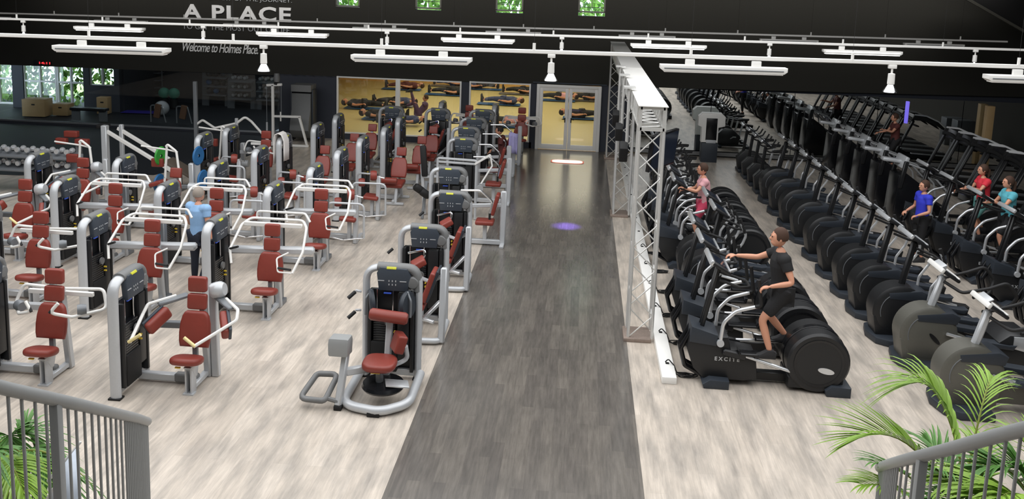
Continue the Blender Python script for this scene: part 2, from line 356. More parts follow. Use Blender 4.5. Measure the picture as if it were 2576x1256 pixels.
def fwin(n, x0, x1, z0, z1, cols, rows, Y=WW, m='white'):
    b = MB(); t = .07
    for i in range(cols + 1): b.box((x0 + (x1 - x0) * i / cols, Y, (z0 + z1) / 2), (t, .1, z1 - z0), bevel=.006)
    for zz in [z0, z1] + rows: b.box(((x0 + x1) / 2, Y, zz), (x1 - x0, .09, t), bevel=.006)
    w = struct('window_%d' % n, b, m); b = MB(); b.box(((x0 + x1) / 2, Y + .02, (z0 + z1) / 2), (x1 - x0, .01, z1 - z0)); b.build('window_pane', 'glass', w)
wx = lambda px, py=200: atY(px, py, WW).x
fwin(7, wx(0) - .6, wx(34), .15, 2.3, 2, [1.1]); fwin(8, wx(62), wx(142), .25, 2.3, 2, [1.05]); fwin(9, wx(147), wx(213), .05, 2.3, 2, [1.05]); fwin(10, wx(228), wx(290), 1.0, 2.3, 2, [])
b = MB()
b.box(((wx(34) + wx(62)) / 2, WW, 1.6), (wx(62) - wx(34), .2, 3.2)); b.box(((wx(213) + wx(228)) / 2, WW, 1.6), (wx(228) - wx(213), .2, 3.2))
b.box(((wx(228) + wx(290)) / 2, WW, .5), (wx(290) - wx(228), .2, 1.0)); b.box(((wx(290) - 17.35) / 2, WW, 1.6), (abs(-17.35 - wx(290)), .2, 3.2))
b.box(((wx(0) - .6 + wx(290)) / 2, WW, 2.75), (wx(290) - wx(0) + .8, .2, .9)); b.box(((wx(62) + wx(142)) / 2, WW, .1), (wx(142) - wx(62), .2, .25))
struct('wall_window_side', b, dk)
# long opening glass
b = MB(); b.box((-15.7, WY + .02, 1.05), (11.6, .012, 1.95)); struct('window_11', b, 'glass')
# greenery outside the windows
def foliage(name, x0, x1, y0, y1, z0, z1, n, size, seed, m='hedge'):
    R = random.Random(seed); b = MB()
    for i in range(n):
        c = Vector((R.uniform(x0, x1), R.uniform(y0, y1), R.uniform(z0, z1))); e = Euler((R.uniform(0, 6), R.uniform(0, 6), R.uniform(0, 6))).to_matrix(); s = size * R.uniform(.5, 1.3)
        p = [c + e @ Vector(q) * s for q in ((-.5, 0, 0), (0, -.28, .05), (.5, 0, 0), (0, .28, .05))]; b.mi = R.choice([0, 0, 1]); b.quad(*p)
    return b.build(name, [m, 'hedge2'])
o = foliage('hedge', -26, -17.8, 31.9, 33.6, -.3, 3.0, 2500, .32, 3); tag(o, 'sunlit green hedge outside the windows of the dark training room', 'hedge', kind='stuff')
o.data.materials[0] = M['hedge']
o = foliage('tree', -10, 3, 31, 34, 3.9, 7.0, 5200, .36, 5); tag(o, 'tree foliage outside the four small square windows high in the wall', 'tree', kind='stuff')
b = MB(); b.box((-19.5, 37, -.1), (9, 7, .1)); struct('trim_3', b, 'hedge')
# dark sloped beam, upper right corner of the end wall
P0, P1, P2 = atY(2400, -20, 26.5), atY(2600, 92, 26.5), atY(2640, -20, 26.5)
b = MB(); b.prism([(P0.x, P0.z), (P1.x, P1.z), (P2.x + 1, P2.z)], 'y', 26.3, 26.7); o = struct('trim_4', b, 'blackm')
b = MB(); b.bar(atY(2395, -24, 26.2), atY(2600, 92, 26.2), .06, .08); struct('trim_5', b, 'olive')
# wall lettering
def lettering(body, px, lab, thick, off, shear=0, sp=1, m='letters'):
    (ax, ay), (bx, by), hpx = px
    A = atY(ax, ay, WY); B = atY(bx, by, WY); h = hpx / FPX * WY
    o = text_mesh(body, 1, m, 'wall_lettering', thick, off, shear, sp); fit_text(o, A.x, (A.z + B.z) / 2, B.x, (A.z + B.z) / 2 + h, WY - .02)
    tag(o, lab, 'lettering'); return o
lettering('A PLACE', ((461, 47), (733, 56), 38), 'large white capitals reading A PLACE on the dark end wall', .02, .028, sp=1.12)
lettering('TO GET THE MOST OUT OF LIFE', ((460, 73), (729, 82), 13.5), 'thin white capitals reading TO GET THE MOST OUT OF LIFE on the dark wall', .01, -.004, m='frame')
lettering('Welcome to Holmes Place.', ((461, 129), (650, 136), 24), 'white handwriting reading Welcome to Holmes Place. on the dark wall', .01, .008, shear=.35, sp=.9)
lettering('IS PART OF THE JOURNEY.', ((525, 3), (735, 9), 13), 'thin white capitals ending in JOURNEY. above the large wall lettering', .01, -.004, m='frame')
# red digital clock
c = thing('digital_clock', (0, 0, 0)); tag(c, 'red LED digital clock mounted on the dark wall above the training room windows', 'clock')
A, B = atY(87, 151, WY), atY(131, 165, WY)
b = MB(); b.box(((A.x + B.x) / 2, WY - .04, (A.z + B.z) / 2), (B.x - A.x, .06, A.z - B.z), bevel=.01); b.build('casing', 'blackm', c)
M['led'] = mat('red_led', (.8, .02, .02), .4, emit=(1, .03, .04), es=2.0)
t = text_mesh('14:11', 1, 'led', 'digits', .003, .01, parent=c); fit_text(t, A.x + .21, B.z + .045, B.x - .02, A.z - .045, WY - .075)
# ================================================================ CEILING TRACKS AND LAMPS
TR = [(11.3, 'nearest', ((0, 88), (2576, 168))), (18.7, 'middle', ((0, 47), (2576, 126))), (25.0, 'farthest', ((0, 33), (2535, 105)))]
def track(Y, word, pp, r):
    A, B = atY(*pp[0], Y), atY(*pp[1], Y); d = (B - A)
    if word != 'farthest': A = A - d * .1; B = B + d * .1
    else: A = A - d * .1
    o = thing('lighting_track', A); tag(o, '%s white lighting track hanging across the hall' % word, 'lighting track', 'lighting tracks across the hall')
    b = MB(); b.bar((0, 0, 0), B - A, r * 1.4, r * 2, bevel=r * .3); b.build('rail', 'white', o)
    n = int((B - A).length / 2.0); step = 2.02
    for k in range(n):
        p = (B - A).normalized() * (step * k + .6); b = MB(); b.cyl(p, p + Vector((0, 0, .11)), .02, seg=8); b.build('hanger', 'white', o)
        b = MB(); b.cyl(p + Vector((0, 0, .11)), p + Vector((0, 0, 7.7 - A.z)), .002, seg=4); b.build('suspension_wire', 'blackm', o)
    return A, B
for Y, w, pp in TR: track(Y, w, pp, .026)
def track_z(px, Y, pp):
    (x0, y0), (x1, y1) = pp; return atY(px, y0 + (y1 - y0) * (px - x0) / (x1 - x0), Y)
def make_lamp(name, lm):
    o = thing(name); b = MB(); b.prism([(-.8, .0), (.8, .0), (.8, -.05), (.76, -.08), (-.76, -.08), (-.8, -.05)], 'y', -.09, .09, bevel=.006); b.build('lamp_body', 'white', o)
    b = MB(); b.box((0, -.0, -.086), (1.5, .15, .016), bevel=.004); b.build('diffuser', lm, o)
    b = MB(); b.box((0, -.093, -.042), (1.5, .012, .012)); b.build('side_slot', 'tubelight' if lm == 'tubelight' else 'framed', o)
    for x in (-.42, .42): b = MB(); b.box((x, 0, .035), (.12, .05, .08), bevel=.008); b.build('bracket', 'white', o)
    return o
PROTO['lamp'] = (make_lamp('linear_ceiling_lamp', 'tubelight'), False); PROTO['lampd'] = (make_lamp('linear_ceiling_lamp', 'lamp_dim'), False)
slope = -(168 - 88) / 2576
lamps = [(0, 'lampd', [(280, 'second'), (1036, 'third'), (1820, 'fourth'), (2650, 'last')]),
         (1, 'lamp', [(275, 'first'), (736, 'second'), (1203, 'third'), (1682, 'fourth'), (2170, 'fifth')]),
         (2, 'lampd', [(-40, 'first'), (304, 'second'), (630, 'third'), (956, 'fourth'), (1292, 'fifth'), (1628, 'sixth'), (1985, 'seventh'), (2350, 'eighth')])]
RW = ['nearest', 'middle', 'farthest']
def wyes(Y): return {11.3: 'dull', 18.7: 'lit', 25.0: 'slim dull'}[Y]
for ti, kind, L in lamps:
    Y, w, pp = TR[ti]
    for px, od in L:
        p = track_z(px, Y, pp); dz = .19 if ti < 2 else .13
        q = track_z(px + 100, Y, pp) - p
        o = place(kind, p - Vector((0, 0, .11)), 0, '%s linear lamp counted from the wall lettering side on the %s track' % (od, w), 'lamp', 'linear lamps on the %s track' % w)
        o.rotation_euler = (0, -atan2(q.z, q.x), 0)
def make_spot():
    o = thing('track_spotlight'); b = MB(); b.box((0, 0, -.02), (.1, .05, .05), bevel=.006); b.build('adapter', 'white', o)
    b = MB(); b.cyl((0, 0, -.04), (0, 0, -.12), .014, seg=8); b.build('stem', 'white', o)
    b = MB(); b.lathe([(0, -.10), (.042, -.11), (.045, -.24), (.03, -.26), (0, -.26)], seg=16); b.build('housing', 'white', o)
    b = MB(); b.lathe([(.035, -.24), (.05, -.27), (.085, -.33), (.09, -.345), (.08, -.34), (.03, -.27)], seg=20); b.build('reflector', 'chrome', o)
    return o
PROTO['spot'] = (make_spot(), False)
for ti, L in ((0, [(663, 'first'), (1388, 'second'), (2246, 'third')]), (1, [(58, 'first'), (511, 'second'), (974, 'third'), (1414, 'fourth'), (1937, 'fifth'), (2455, 'sixth')])):
    Y, w, pp = TR[ti]
    for px, od in L: place('spot', track_z(px, Y, pp) - Vector((0, 0, .03)), 0, '%s white bell spotlight from the lettering side on the %s track' % (od, w), 'spotlight', 'spotlights on the %s track' % w)
# ================================================================ TRUSS
def lattice(b, p, q, w, h, upv, bay, rc=.024, rd=.010):
    p, q = Vector(p), Vector(q); d = (q - p); L = d.length; d = d / L; u = Vector(upv).normalized(); v = d.cross(u)
    cs = [u * sx * h / 2 + v * sy * w / 2 for sx, sy in ((-1, -1), (-1, 1), (1, 1), (1, -1))]
    for c in cs: b.cyl(p + c, q + c, rc, seg=10)
    n = max(1, int(L / bay)); st = L / n
    for f in range(4):
        a, c = cs[f], cs[(f + 1) % 4]
        for k in range(n):
            s0, s1 = d * st * k, d * st * (k + 1)
            b.cyl(p + (a if k % 2 else c) + s0, p + (c if k % 2 else a) + s1, rd, seg=6)
    return n
tr = thing('aluminium_truss', (1.08, 13, 0)); tag(tr, 'silver lattice truss gantry standing between dark walkway and cardio machines', 'truss')
TW = .36; ztop = 3.62
for yy in (0, 7.25, 14.1):
    b = MB(); lattice(b, (0, yy, .05), (0, yy, ztop - .32), TW, TW, (0, 1, 0), .33); b.build('column', 'alu', tr)
    b = MB(); b.box((-.04, yy, .03), (.42, .5, .06), bevel=.01); b.build('base_plate', mat('rusty_plate', hexc(150, 135, 125), .6, metal=.4, var=.25), tr)
    b = MB()
    for sx in (-1, 1):
        for sy in (-1, 1): b.box((sx * TW / 2, yy + sy * TW / 2, ztop - .15), (.05, .05, .36))
    for zz in (ztop - .31, ztop + .01): 
        for s in (-1, 1): b.box((0, yy + s * TW / 2, zz), (TW, .05, .05)); b.box((s * TW / 2, yy, zz), (.05, TW, .05))
    b.build('corner_block', 'alu', tr)
b = MB(); lattice(b, (0, -.18, ztop - .15), (0, 14.28, ztop - .15), TW, .32, (0, 0, 1), .17, .026, .014); b.build('top_beam', 'alu', tr)
b = MB(); b.box((0, 7.05, ztop + .04), (.44, 14.6, .012)); b.build('top_cover', 'white', tr)
# televisions hung along the truss
def make_tv():
    o = thing('television'); b = MB(); b.box((0, 0, 0), (.07, 1.05, .62), bevel=.012); b.build('casing', 'gloss', o)
    b = MB(); b.box((.037, 0, 0), (.004, .98, .55)); b.build('screen', 'screen', o)
    b = MB(); b.box((-.06, 0, .0), (.06, .25, .25), bevel=.01); b.bar((-.09, 0, .05), (-.28, 0, .3), .04, .04); b.build('wall_mount', 'framed', o); return o
PROTO['tv'] = (make_tv(), False)
for k, (yy, lab) in enumerate([(13.6, 'black flat television on the truss nearest to its front column'), (16.3, 'black flat television on the truss just before its middle column'), (18.6, 'black flat television hung on the truss near its middle column'), (21.5, 'black flat television on the truss just beyond its middle column'), (24.2, 'farthest black flat television on the truss')]):
    o = place('tv', (1.55, yy, 2.75), 0, lab, 'television', 'televisions on the truss'); o.rotation_euler = (0, .28, -.12)
    if k == 0: o.location = (1.42, 14.5, 2.70); o.rotation_euler = (0, 0.1, -.5)
def pole_light(y, h, lab):
    o = thing('clamp_floodlight', (.82, y, 0)); tag(o, lab, 'floodlight', 'floodlights clamped along the truss')
    b = MB(); b.cyl((0, 0, ztop - .9), (0, 0, ztop + .1), .03, seg=10); b.build('pipe', 'alu', o)
    b = MB(); b.box((0, 0, ztop + .1), (.2, .2, .03)); b.build('end_plate', 'alu', o)
    b = MB(); b.box((-.05, -.02, ztop - 1.0), (.14, .22, .3), rot=(.5, 0, 0), bevel=.02); b.build('lamp_head', 'blackm', o)
for y, lab in ((14.6, 'black floodlight on a silver pipe nearest the front truss column'), (16.6, 'black floodlight on a silver pipe midway to the second truss column'), (18.4, 'black floodlight on a silver pipe close to the second truss column')): pole_light(y, 0, lab)
# white cable duct, plugs and cables
o = thing('cable_duct', (1.40, 0, 0)); tag(o, 'long white floor duct with sockets running beside the truss', 'cable duct')
b = MB(); b.box((0, 18.9, .05), (.2, 15.0, .1), bevel=.008); b.build('duct_body', mat('duct_white', hexc(238, 237, 233), .4, var=.02), o)
for k in range(13):
    b = MB(); b.box((.01, 11.85 + k * 1.12, .105), (.05, .05, .012), bevel=.004); b.build('socket', 'blackm', o)
for k in range(6):
    y = 11.85 + k * 1.12; R = random.Random(k); b = MB()
    pts = [(1.38, y, .12), (1.42, y, .17), (1.5, y - .05, .1), (1.54, y - .12, .015), (1.62, y - .15 + R.uniform(-.1, .1), .012), (1.72, y - .2, .012), (1.82, y - .1 + R.uniform(-.1, .1), .012)]
    b.tube(fillet(pts, .06, 4), .009, 6)
    for q in range(3):
        cx, cy = 1.66 + R.uniform(-.05, .05), y - .18; b.tube([(cx + (.1 + q * .012) * cos(t), cy + .05 * sin(t) + R.uniform(-.01, .01), .014 + q * .012) for t in [2 * pi * j / 14 for j in range(14)]], .008, 6, closed=True)
    o = b.build('power_cable', 'blackm'); tag(o, 'coiled black power cable on the floor beside the white duct, %s' % ['nearest the front end', 'second from the front end', 'third from the front end', 'fourth from the front end', 'fifth from the front end', 'farthest from the front end'][k], 'cable', 'power cables beside the duct')
# patch of projected light painted as thin coloured plates, and purple gobo
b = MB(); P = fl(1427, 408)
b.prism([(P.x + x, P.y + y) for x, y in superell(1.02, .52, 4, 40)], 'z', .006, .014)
o = b.build('projected_patch', mat('red_projection_rim', hexc(215, 110, 92), .6)); b = MB(); b.prism([(P.x + x, P.y + y) for x, y in superell(.94, .44, 4, 40)], 'z', .012, .018); b.build('patch_face', mat('pale_projection', (.95, .85, .78), .6, var=.01), o)
tag(o, 'pale red-rimmed patch of projected light painted on the walkway before the double door', 'sign')
l = bpy.data.lights.new('sign_spot', 'SPOT'); l.energy = 900; l.color = (1, .93, .85); l.spot_size = radians(16); l.spot_blend = .5; l.shadow_soft_size = .05
q = bpy.data.objects.new('sign_spot', l); COL.objects.link(q); q.location = (.2, P.y - .5, 3.9); q.rotation_euler = (P - q.location).to_track_quat('-Z', 'Y').to_euler()
P = fl(1425, 570)
l = bpy.data.lights.new('purple_effect_spot', 'SPOT'); l.energy = 3200; l.color = (.25, .15, 1); l.spot_size = radians(13); l.spot_blend = 1; l.shadow_soft_size = .05
q = bpy.data.objects.new('purple_effect_spot', l); COL.objects.link(q); q.location = (.70, P.y + .1, 3.1); q.rotation_euler = (Vector((P.x, P.y, 0)) - q.location).to_track_quat('-Z', 'Y').to_euler()
# ================================================================ SELECTORISED STRENGTH MACHINES
def tower(root, side=1, H=1.58):
    """weight tower, U frame in the plane x=0, weights facing +x; children go straight under root"""
    b = MB(); b.tube(fillet([(0, -.36, .02), (0, -.36, H - .05), (0, .36, H - .05), (0, .36, .02)], .2, 6), .072, 14, ry=.048); b.build('tower_frame', 'frame', root)
    for y_ in (-.36, .36): b = MB(); b.box((0, y_, .012), (.16, .12, .024), bevel=.005); b.build('rubber_foot', 'blackm', root)
    b = MB(); b.tube(fillet([(0, -.20, H - .035), (0, .335, H - .04), (0, .345, H - .34)], .19, 7), .084, 14, ry=.058); b.build('top_cap', 'cap', root)
    b = MB(); b.prism([(-.17, H - .34), (.22, H - .34), (.26, H - .12), (.21, H - .03), (-.15, H - .02), (-.2, H - .1)], 'x', .02, .1, bevel=.012)
    p = b.build('console_panel', 'slate', root)
    b = MB()
    for r_ in range(2):
        for k in range(3): b.box((.103, -.03 + k * .045, H - .2 - r_ * .05), (.006, .012, .022))
    b.box((.103, -.14, H - .2), (.006, .09, .01)); b.box((.103, .16, H - .2), (.006, .09, .01)); b.build('keypad', 'frame', p)
    b = MB(); b.box((.088, 0, H - .025), (.02, .13, .035), rot=(0, -.5, 0), bevel=.004); b.build('maker_badge', 'lime', p)
    b = MB(); b.lathe([(0, 0), (.085, 0), (.09, .02), (.07, .045), (.03, .05), (0, .05)], (.05, .285, H - .22), (1, 0, 0)); b.build('dial', 'cap', root)
    b = MB(); b.box((-.04, 0, .68), (.05, .62, 1.12), bevel=.01)
    b.box((.04, -.29, .68), (.13, .05, 1.12), bevel=.01); b.box((.04, .29, .68), (.13, .05, 1.12), bevel=.01); b.box((.05, .17, .75), (.1, .16, .95), bevel=.01); b.build('shroud', 'black', root)
    b = MB(); b.box((.055, -.09, .33), (.12, .36, .42), bevel=.015); b.build('lower_cover', 'blackm', root)
    b = MB()
    for k in range(12): b.box((.04, -.09, .56 + k * .034), (.1, .3, .028), bevel=.003, seg=1)
    b.build('weight_stack', 'gloss', root)
    b = MB(); b.cyl((.06, -.2, .5), (.06, -.2, 1.26), .010, seg=8); b.cyl((.06, .02, .5), (.06, .02, 1.26), .010, seg=8); b.build('guide_rod', 'chrome', root)
    b = MB(); b.box((.05, -.06, 1.21), (.02, .10, .014)); b.build('display', 'blue_led', root)
    b = MB(); b.cyl((.1, -.02, .82), (.13, -.02, .82), .055); b.build('weight_knob', 'cap', root)
    for zz in (.7, .64): b = MB(); b.cyl((.1, .06, zz), (.14, .06, zz), .014, seg=8); b.build('selector_pin', 'yellow', root)
    b = MB(); b.bar((0, -.36, .09), (0, .36, .09), .07, .09); b.build('bottom_rail', 'frame', root)
def seat_unit(root, cx=.84, base=True, head=True, seat=True):
    if base:
        b = MB(); b.bar((.02, .18, .08), (cx - .3, .18, .08), .09, .1, .012); b.build('base_tube', 'frame', root)
        b = MB(); b.bar((cx - .32, .18, .085), (cx, .18, .085), .11, .12, .02); b.build('tube_sleeve', 'cap', root)
    b = MB(); b.box((cx - .035, -.06, .2), (.022, .14, .4), bevel=.004); b.box((cx + .035, -.06, .2), (.022, .14, .4), bevel=.004); b.box((cx, .0, .2), (.09, .02, .4)); b.prism([(-.16, .38), (.1, .38), (.04, .2), (-.02, .2), (-.08, .3)], 'x', cx - .05, cx + .05, bevel=.006)
    b.box((cx, -.1, .01), (.14, .1, .02)); b.build('seat_post', 'frame', root)
    b = MB(); b.bar((cx, -.02, .06), (cx, .44, .06), .08, .07, .01); b.build('foot_rail', 'frame', root)
    b = MB(); b.bar((cx + .02, .44, .0), (cx + .02, .3, 1.18), .1, .09, .015); b.build('rear_post', 'frame', root)
    b = MB(); b.box((cx, .1, .5), (.06, .05, .25)); b.build('back_bracket', 'framed', root)
    if seat:
        b = MB(); b.cushion(superell(.41, .34, 2.7), .095, mrot((cx - .01, -.13, .475), (-.2, 0, 0)), .043); b.build('seat', 'red', root)
        b = MB(); b.box((cx - .1, -.2, .40), (.07, .03, .02), bevel=.005); b.build('adjuster_lever', 'yellow', root)
    b = MB(); b.cushion(backshape(.42, .47), .085, mrot((cx, .11, .80), (pi / 2 - .17, 0, 0)), .035); b.build('backrest', 'red', root)
    b = MB(); b.cushion(superell(.26, .21, 7), .07, mrot((cx, .19, 1.145), (pi / 2 - .12, 0, 0)), .022); b.build('upper_pad', 'red', root)
    if head: b = MB(); b.cushion(superell(.25, .205, 7), .075, mrot((cx, .215, 1.37), (pi / 2 - .05, 0, 0)), .022); b.build('headrest', 'red', root)
def m_frame():
    o = thing('pulldown_machine'); tower(o); seat_unit(o); cx = .84
    b = MB(); b.bar((cx - .05, .62, 0), (cx - .05, .6, 1.36), .12, .14, .015); b.build('rear_column', 'framed', o)
    b = MB(); b.bar((cx, .4, .04), (cx, .7, .04), .12, .08, .01); b.build('rear_foot', 'framed', o)
    b = MB(); b.tube(fillet([(cx - .52, -.18, .92), (cx - .58, -.08, 1.12), (cx - .52, .26, 1.42), (cx - .42, .40, 1.50), (cx + .44, .40, 1.50), (cx + .54, .26, 1.42), (cx + .56, -.0, 1.1), (cx + .46, -.2, .82)], .13, 5), .021, 10); b.build('movement_arm', 'white', o)
    b = MB(); b.tube(fillet([(cx - .38, .56, 1.44), (cx - .38, .56, 1.57), (cx + .42, .56, 1.57), (cx + .52, .5, 1.45)], .07, 4), .020, 10); b.build('counter_bar', 'white', o)
    b = MB(); b.bar((cx - .5, .3, 1.43), (cx + .46, .3, 1.43), .055, .07, .01); b.build('cross_bar', 'white', o)
    b = MB(); b.bar((.0, .3, .98), (cx + .6, .48, .98), .13, .12, .03); b.build('pivot_beam', 'frame', o)
    b = MB(); b.tube(fillet([(cx + .46, -.2, .82), (cx + .2, -.12, .8), (cx + .14, .0, .98), (cx + .3, .1, 1.05)], .05, 4), .014, 8); b.build('handle_loop', 'white', o)
    b = MB(); b.cyl((cx - .58, -.08, 1.12), (cx - .4, -.2, 1.2), .018, seg=8); b.build('hand_grip', 'grip', o)
    b = MB(); b.cyl((cx + .2, -.1, .86), (cx + .42, -.16, .86), .02, seg=8); b.build('hand_grip', 'grip', o)
    return o
def m_pec():
    o = thing('chest_fly_machine'); tower(o); seat_unit(o); cx = .84
    b = MB(); b.bar((cx + .12, .45, 0), (cx + .12, .4, 1.3), .09, .1, .012); b.build('rear_column', 'frame', o)
    b = MB(); b.lathe([(0, -.08), (.1, -.08), (.11, -.02), (.11, .04), (.08, .09), (0, .09)], (cx + .22, .34, 1.26), (1, 0, .2)); b.build('pivot_cover', 'frame', o)
    for s, n in ((1, 0), (-1, 1)):
        b = MB(); b.bar((cx + s * .2, .36, 1.16), (cx + s * .5, .12, 1.1), .12, .05, .015, up=(0, 0, 1)); b.build('swing_arm', 'framed', o)
        b = MB(); b.tube(fillet([(cx + s * .34, .3, 1.16), (cx + s * .6, .05, 1.12), (cx + s * .62, -.05, 1.02), (cx + s * .22 + (-.38 if s < 0 else 0), -.42, .80)], .06, 4), .022, 8); b.build('handle_bar', 'white', o)
        q = Vector((cx + s * .22 + (-.38 if s < 0 else 0), -.42, .80)); b = MB(); b.cyl(q + Vector((-.13 * s, .02, .1)), q + Vector((.02 * s, 0, .0)), .022, seg=10); b.build('hand_grip', 'cream', o)
        b = MB(); b.pad((cx + s * .44, .0, .93), (.1, .36, .17), rot=(.5, 0, s * .5), bev=.045); ap = b.build('arm_pad', 'red', o)
        b = MB(); b.pad((cx + s * .49, .02, .93), (.04, .34, .2), rot=(.5, 0, s * .5), bev=.015); b.build('pad_backing', 'slate', o)
    b = MB(); b.bar((.02, .36, .72), (cx, .42, .72), .08, .09, .012); b.build('middle_beam', 'framed', o)
    return o
def m_curl():
    o = thing('arm_curl_machine'); tower(o); seat_unit(o); cx = .84
    for s in (-1, 1):
        b = MB(); b.tube(fillet([(cx - .1 * s, .42, 1.12), (cx + s * .56, .40, 1.16), (cx + s * .64, .32, .92), (cx + s * .36, -.02, .92), (cx + s * .12, -.12, 1.0), (cx + s * .22, -.08, 1.12)], .09, 5), .022, 10); b.build('movement_arm', 'white', o)
        b = MB(); b.lathe([(0, -.05), (.07, -.05), (.075, .0), (.06, .06), (0, .06)], (cx + s * .42, .1, .98), (1, .6 * s, 0)); b.build('pivot_cover', 'framed', o)
        b = MB(); b.cyl((cx + s * .12, -.12, 1.0), (cx + s * .2, -.08, 1.1), .02, seg=8); b.build('hand_grip', 'grip', o)
    b = MB(); b.bar((cx - .45, .34, 1.1), (cx + .45, .34, 1.1), .05, .06); b.build('cross_bar', 'white', o)
    b = MB(); b.bar((.02, .36, .86), (cx, .44, .86), .09, .09, .012); b.build('pivot_beam', 'frame', o)
    return o
def m_leg():
    o = thing('leg_curl_machine'); tower(o); cx = .78
    b = MB(); b.bar((.02, .1, .08), (cx + .05, .1, .08), .09, .1, .012); b.build('base_tube', 'frame', o)
    b = MB(); b.bar((cx + .1, -.1, 0), (cx + .1, -.02, 1.0), .1, .09, .012); b.build('front_post', 'frame', o)
    b = MB(); b.bar((cx + .1, -.1, .05), (cx + .1, .4, .05), .08, .07, .01); b.build('foot_rail', 'frame', o)
    b = MB(); b.tube(fillet([(cx - .45, -.2, .15), (cx - .45, -.2, .86), (cx + .3, -.2, .86), (cx + .3, -.2, .15)], .12, 5), .024, 10); b.tube(fillet([(cx - .45, .25, .45), (cx - .45, .25, .98), (cx - .05, .2, .98)], .1, 5), .022, 8); b.build('guard_frame', 'frame', o)
    b = MB(); b.lathe([(0, -.07), (.1, -.07), (.115, -.03), (.115, .03), (.1, .07), (0, .07)], (cx - .02, -.02, 1.0), (1, .3, 0)); b.build('roller_pad', 'red', o)
    b = MB(); b.lathe([(0, -.07), (.08, -.07), (.095, -.03), (.095, .03), (.08, .07), (0, .07)], (cx - .3, .02, .82), (1, .3, 0)); b.build('roller_pad', 'red', o)
    b = MB(); b.cyl((cx - .02, -.02, 1.0), (cx + .25, -.08, .97), .02, seg=8); b.build('roller_arm', 'chrome', o)
    b = MB(); b.pad((cx - .05, -.06, .52), (.34, .3, .08), rot=(.08, .08, 0), bev=.035); b.build('seat', 'red', o)
    b = MB(); b.box((cx - .05, 0, .27), (.07, .12, .42), bevel=.01); b.build('seat_post', 'frame', o)
    b = MB(); b.bar((cx - .45, -.2, .15), (cx - .1, -.3, .12), .03, .03); b.bar((cx - .1, -.3, .12), (cx + .3, -.2, .15), .03, .03); b.build('foot_bar', 'chrome', o)
    return o
def m_bench():
    o = thing('leg_extension_machine'); tower(o); cx = .84
    b = MB(); b.bar((.02, .18, .08), (cx, .18, .08), .09, .1, .012); b.build('base_tube', 'frame', o)
    for y in (-.3, .42): b = MB(); b.bar((cx - .2, y, .04), (cx + .25, y, .04), .07, .06, .01); b.bar((cx + .05, y, .05), (cx + .05, y * .6, .42), .07, .07, .01); b.build('support_leg', 'frame', o)
    b = MB(); b.bar((cx, -.35, .1), (cx, .5, .1), .07, .07, .01); b.build('foot_rail', 'frame', o)
    b = MB(); b.pad((cx - .02, -.02, .47), (.42, .5, .1), rot=(.06, 0, 0), bev=.035); b.build('seat', 'red', o)
    b = MB(); b.cushion(backshape(.40, .5), .09, mrot((cx, .33, .79), (pi / 2 - .42, 0, 0)), .035); b.build('backrest', 'red', o)
    b = MB(); b.pad((cx + .02, .5, 1.16), (.24, .08, .21), rot=(-.25, 0, 0), bev=.025); b.build('headrest', 'red', o)
    b = MB(); b.bar((cx, .4, .12), (cx, .52, 1.15), .07, .07, .01); b.build('rear_post', 'frame', o)
    b = MB(); b.lathe([(0, -.2), (.06, -.2), (.075, -.18), (.075, .18), (.06, .2), (0, .2)], (cx - .1, -.38, .62), (1, 0, 0)); b.build('roller_pad', 'red', o)
    b = MB(); b.tube(fillet([(cx - .35, -.38, .62), (cx - .4, -.25, .75), (cx - .42, -.1, .5), (cx - .3, .0, .4)], .05, 4), .02, 8); b.build('roller_arm', 'chrome', o)
    return o
PROTO['frame'] = (m_frame(), False); PROTO['pec'] = (m_pec(), False); PROTO['curl'] = (m_curl(), False); PROTO['leg'] = (m_leg(), False); PROTO['bench'] = (m_bench(), False)
G = 'red seated strength machines left of the walkway'
for kind, x, y, lab in [
    ('pec', -5.69, 10.26, 'chest fly machine with cream handgrips, front machine nearest the dark walkway'),
    ('curl', -7.62, 10.22, 'arm machine with looped tubes beside the stair railing, left of the cream-gripped chest fly machine'),
    ('frame', -5.62, 12.80, 'pulldown machine nearest the walkway in the second row, behind the chest fly machine'),
    ('frame', -7.53, 12.66, 'pulldown machine in the second row, just left of the person in the light blue shirt'),
    ('curl', -9.45, 12.75, 'arm machine at the outer end of the second row, mostly beyond the frame edge'),
    ('frame', -5.56, 15.20, 'pulldown machine nearest the walkway in the third row, chair facing open floor'),
    ('frame', -7.42, 14.85, 'pulldown machine in the third row, behind the person in the light blue shirt'),
    ('frame', -9.33, 14.80, 'pulldown machine in the third row, two towers from the walkway side of it'),
    ('pec', -11.05, 14.75, 'chest fly machine with red arm wings at the outer end of the third row'),
    ('leg', -5.33, 16.95, 'leg curl machine with round red rollers behind the third row, nearest the walkway'),
    ('leg', -7.28, 16.75, 'leg curl machine with round red rollers in the fourth row, second from the walkway'),
    ('bench', -9.32, 16.85, 'leg extension machine in the fourth row below the white plate loaded loops'),
    ('pec', -11.12, 16.75, 'tall weight tower machine at the outer end of the fourth row near the dumbbell rack'),
    ('leg', -5.30, 18.75, 'leg curl machine with round red rollers in the fifth row beside the walkway side benches'),
    ('leg', -7.05, 18.45, 'leg curl machine with a red roller in the fifth row, second from the walkway'),
    ('bench', -5.20, 20.30, 'red leg extension bench in the sixth row, nearest the walkway'),
    ('bench', -7.06, 20.05, 'red leg extension bench in the sixth row with a white towel over its tower'),
    ('bench', -5.00, 21.95, 'red leg extension bench in the seventh row, nearest the walkway'),
    ('bench', -6.80, 21.85, 'red leg extension bench in the seventh row, second from the walkway'),
    ('bench', -4.98, 23.6, 'red leg extension bench in the last row, nearest the walkway'),
    ('bench', -6.72, 23.5, 'red leg extension bench in the last row before the yoga studio window'),
]:
    place(kind, (x, y, 0), 0, lab, 'exercise machine', None if False else G)
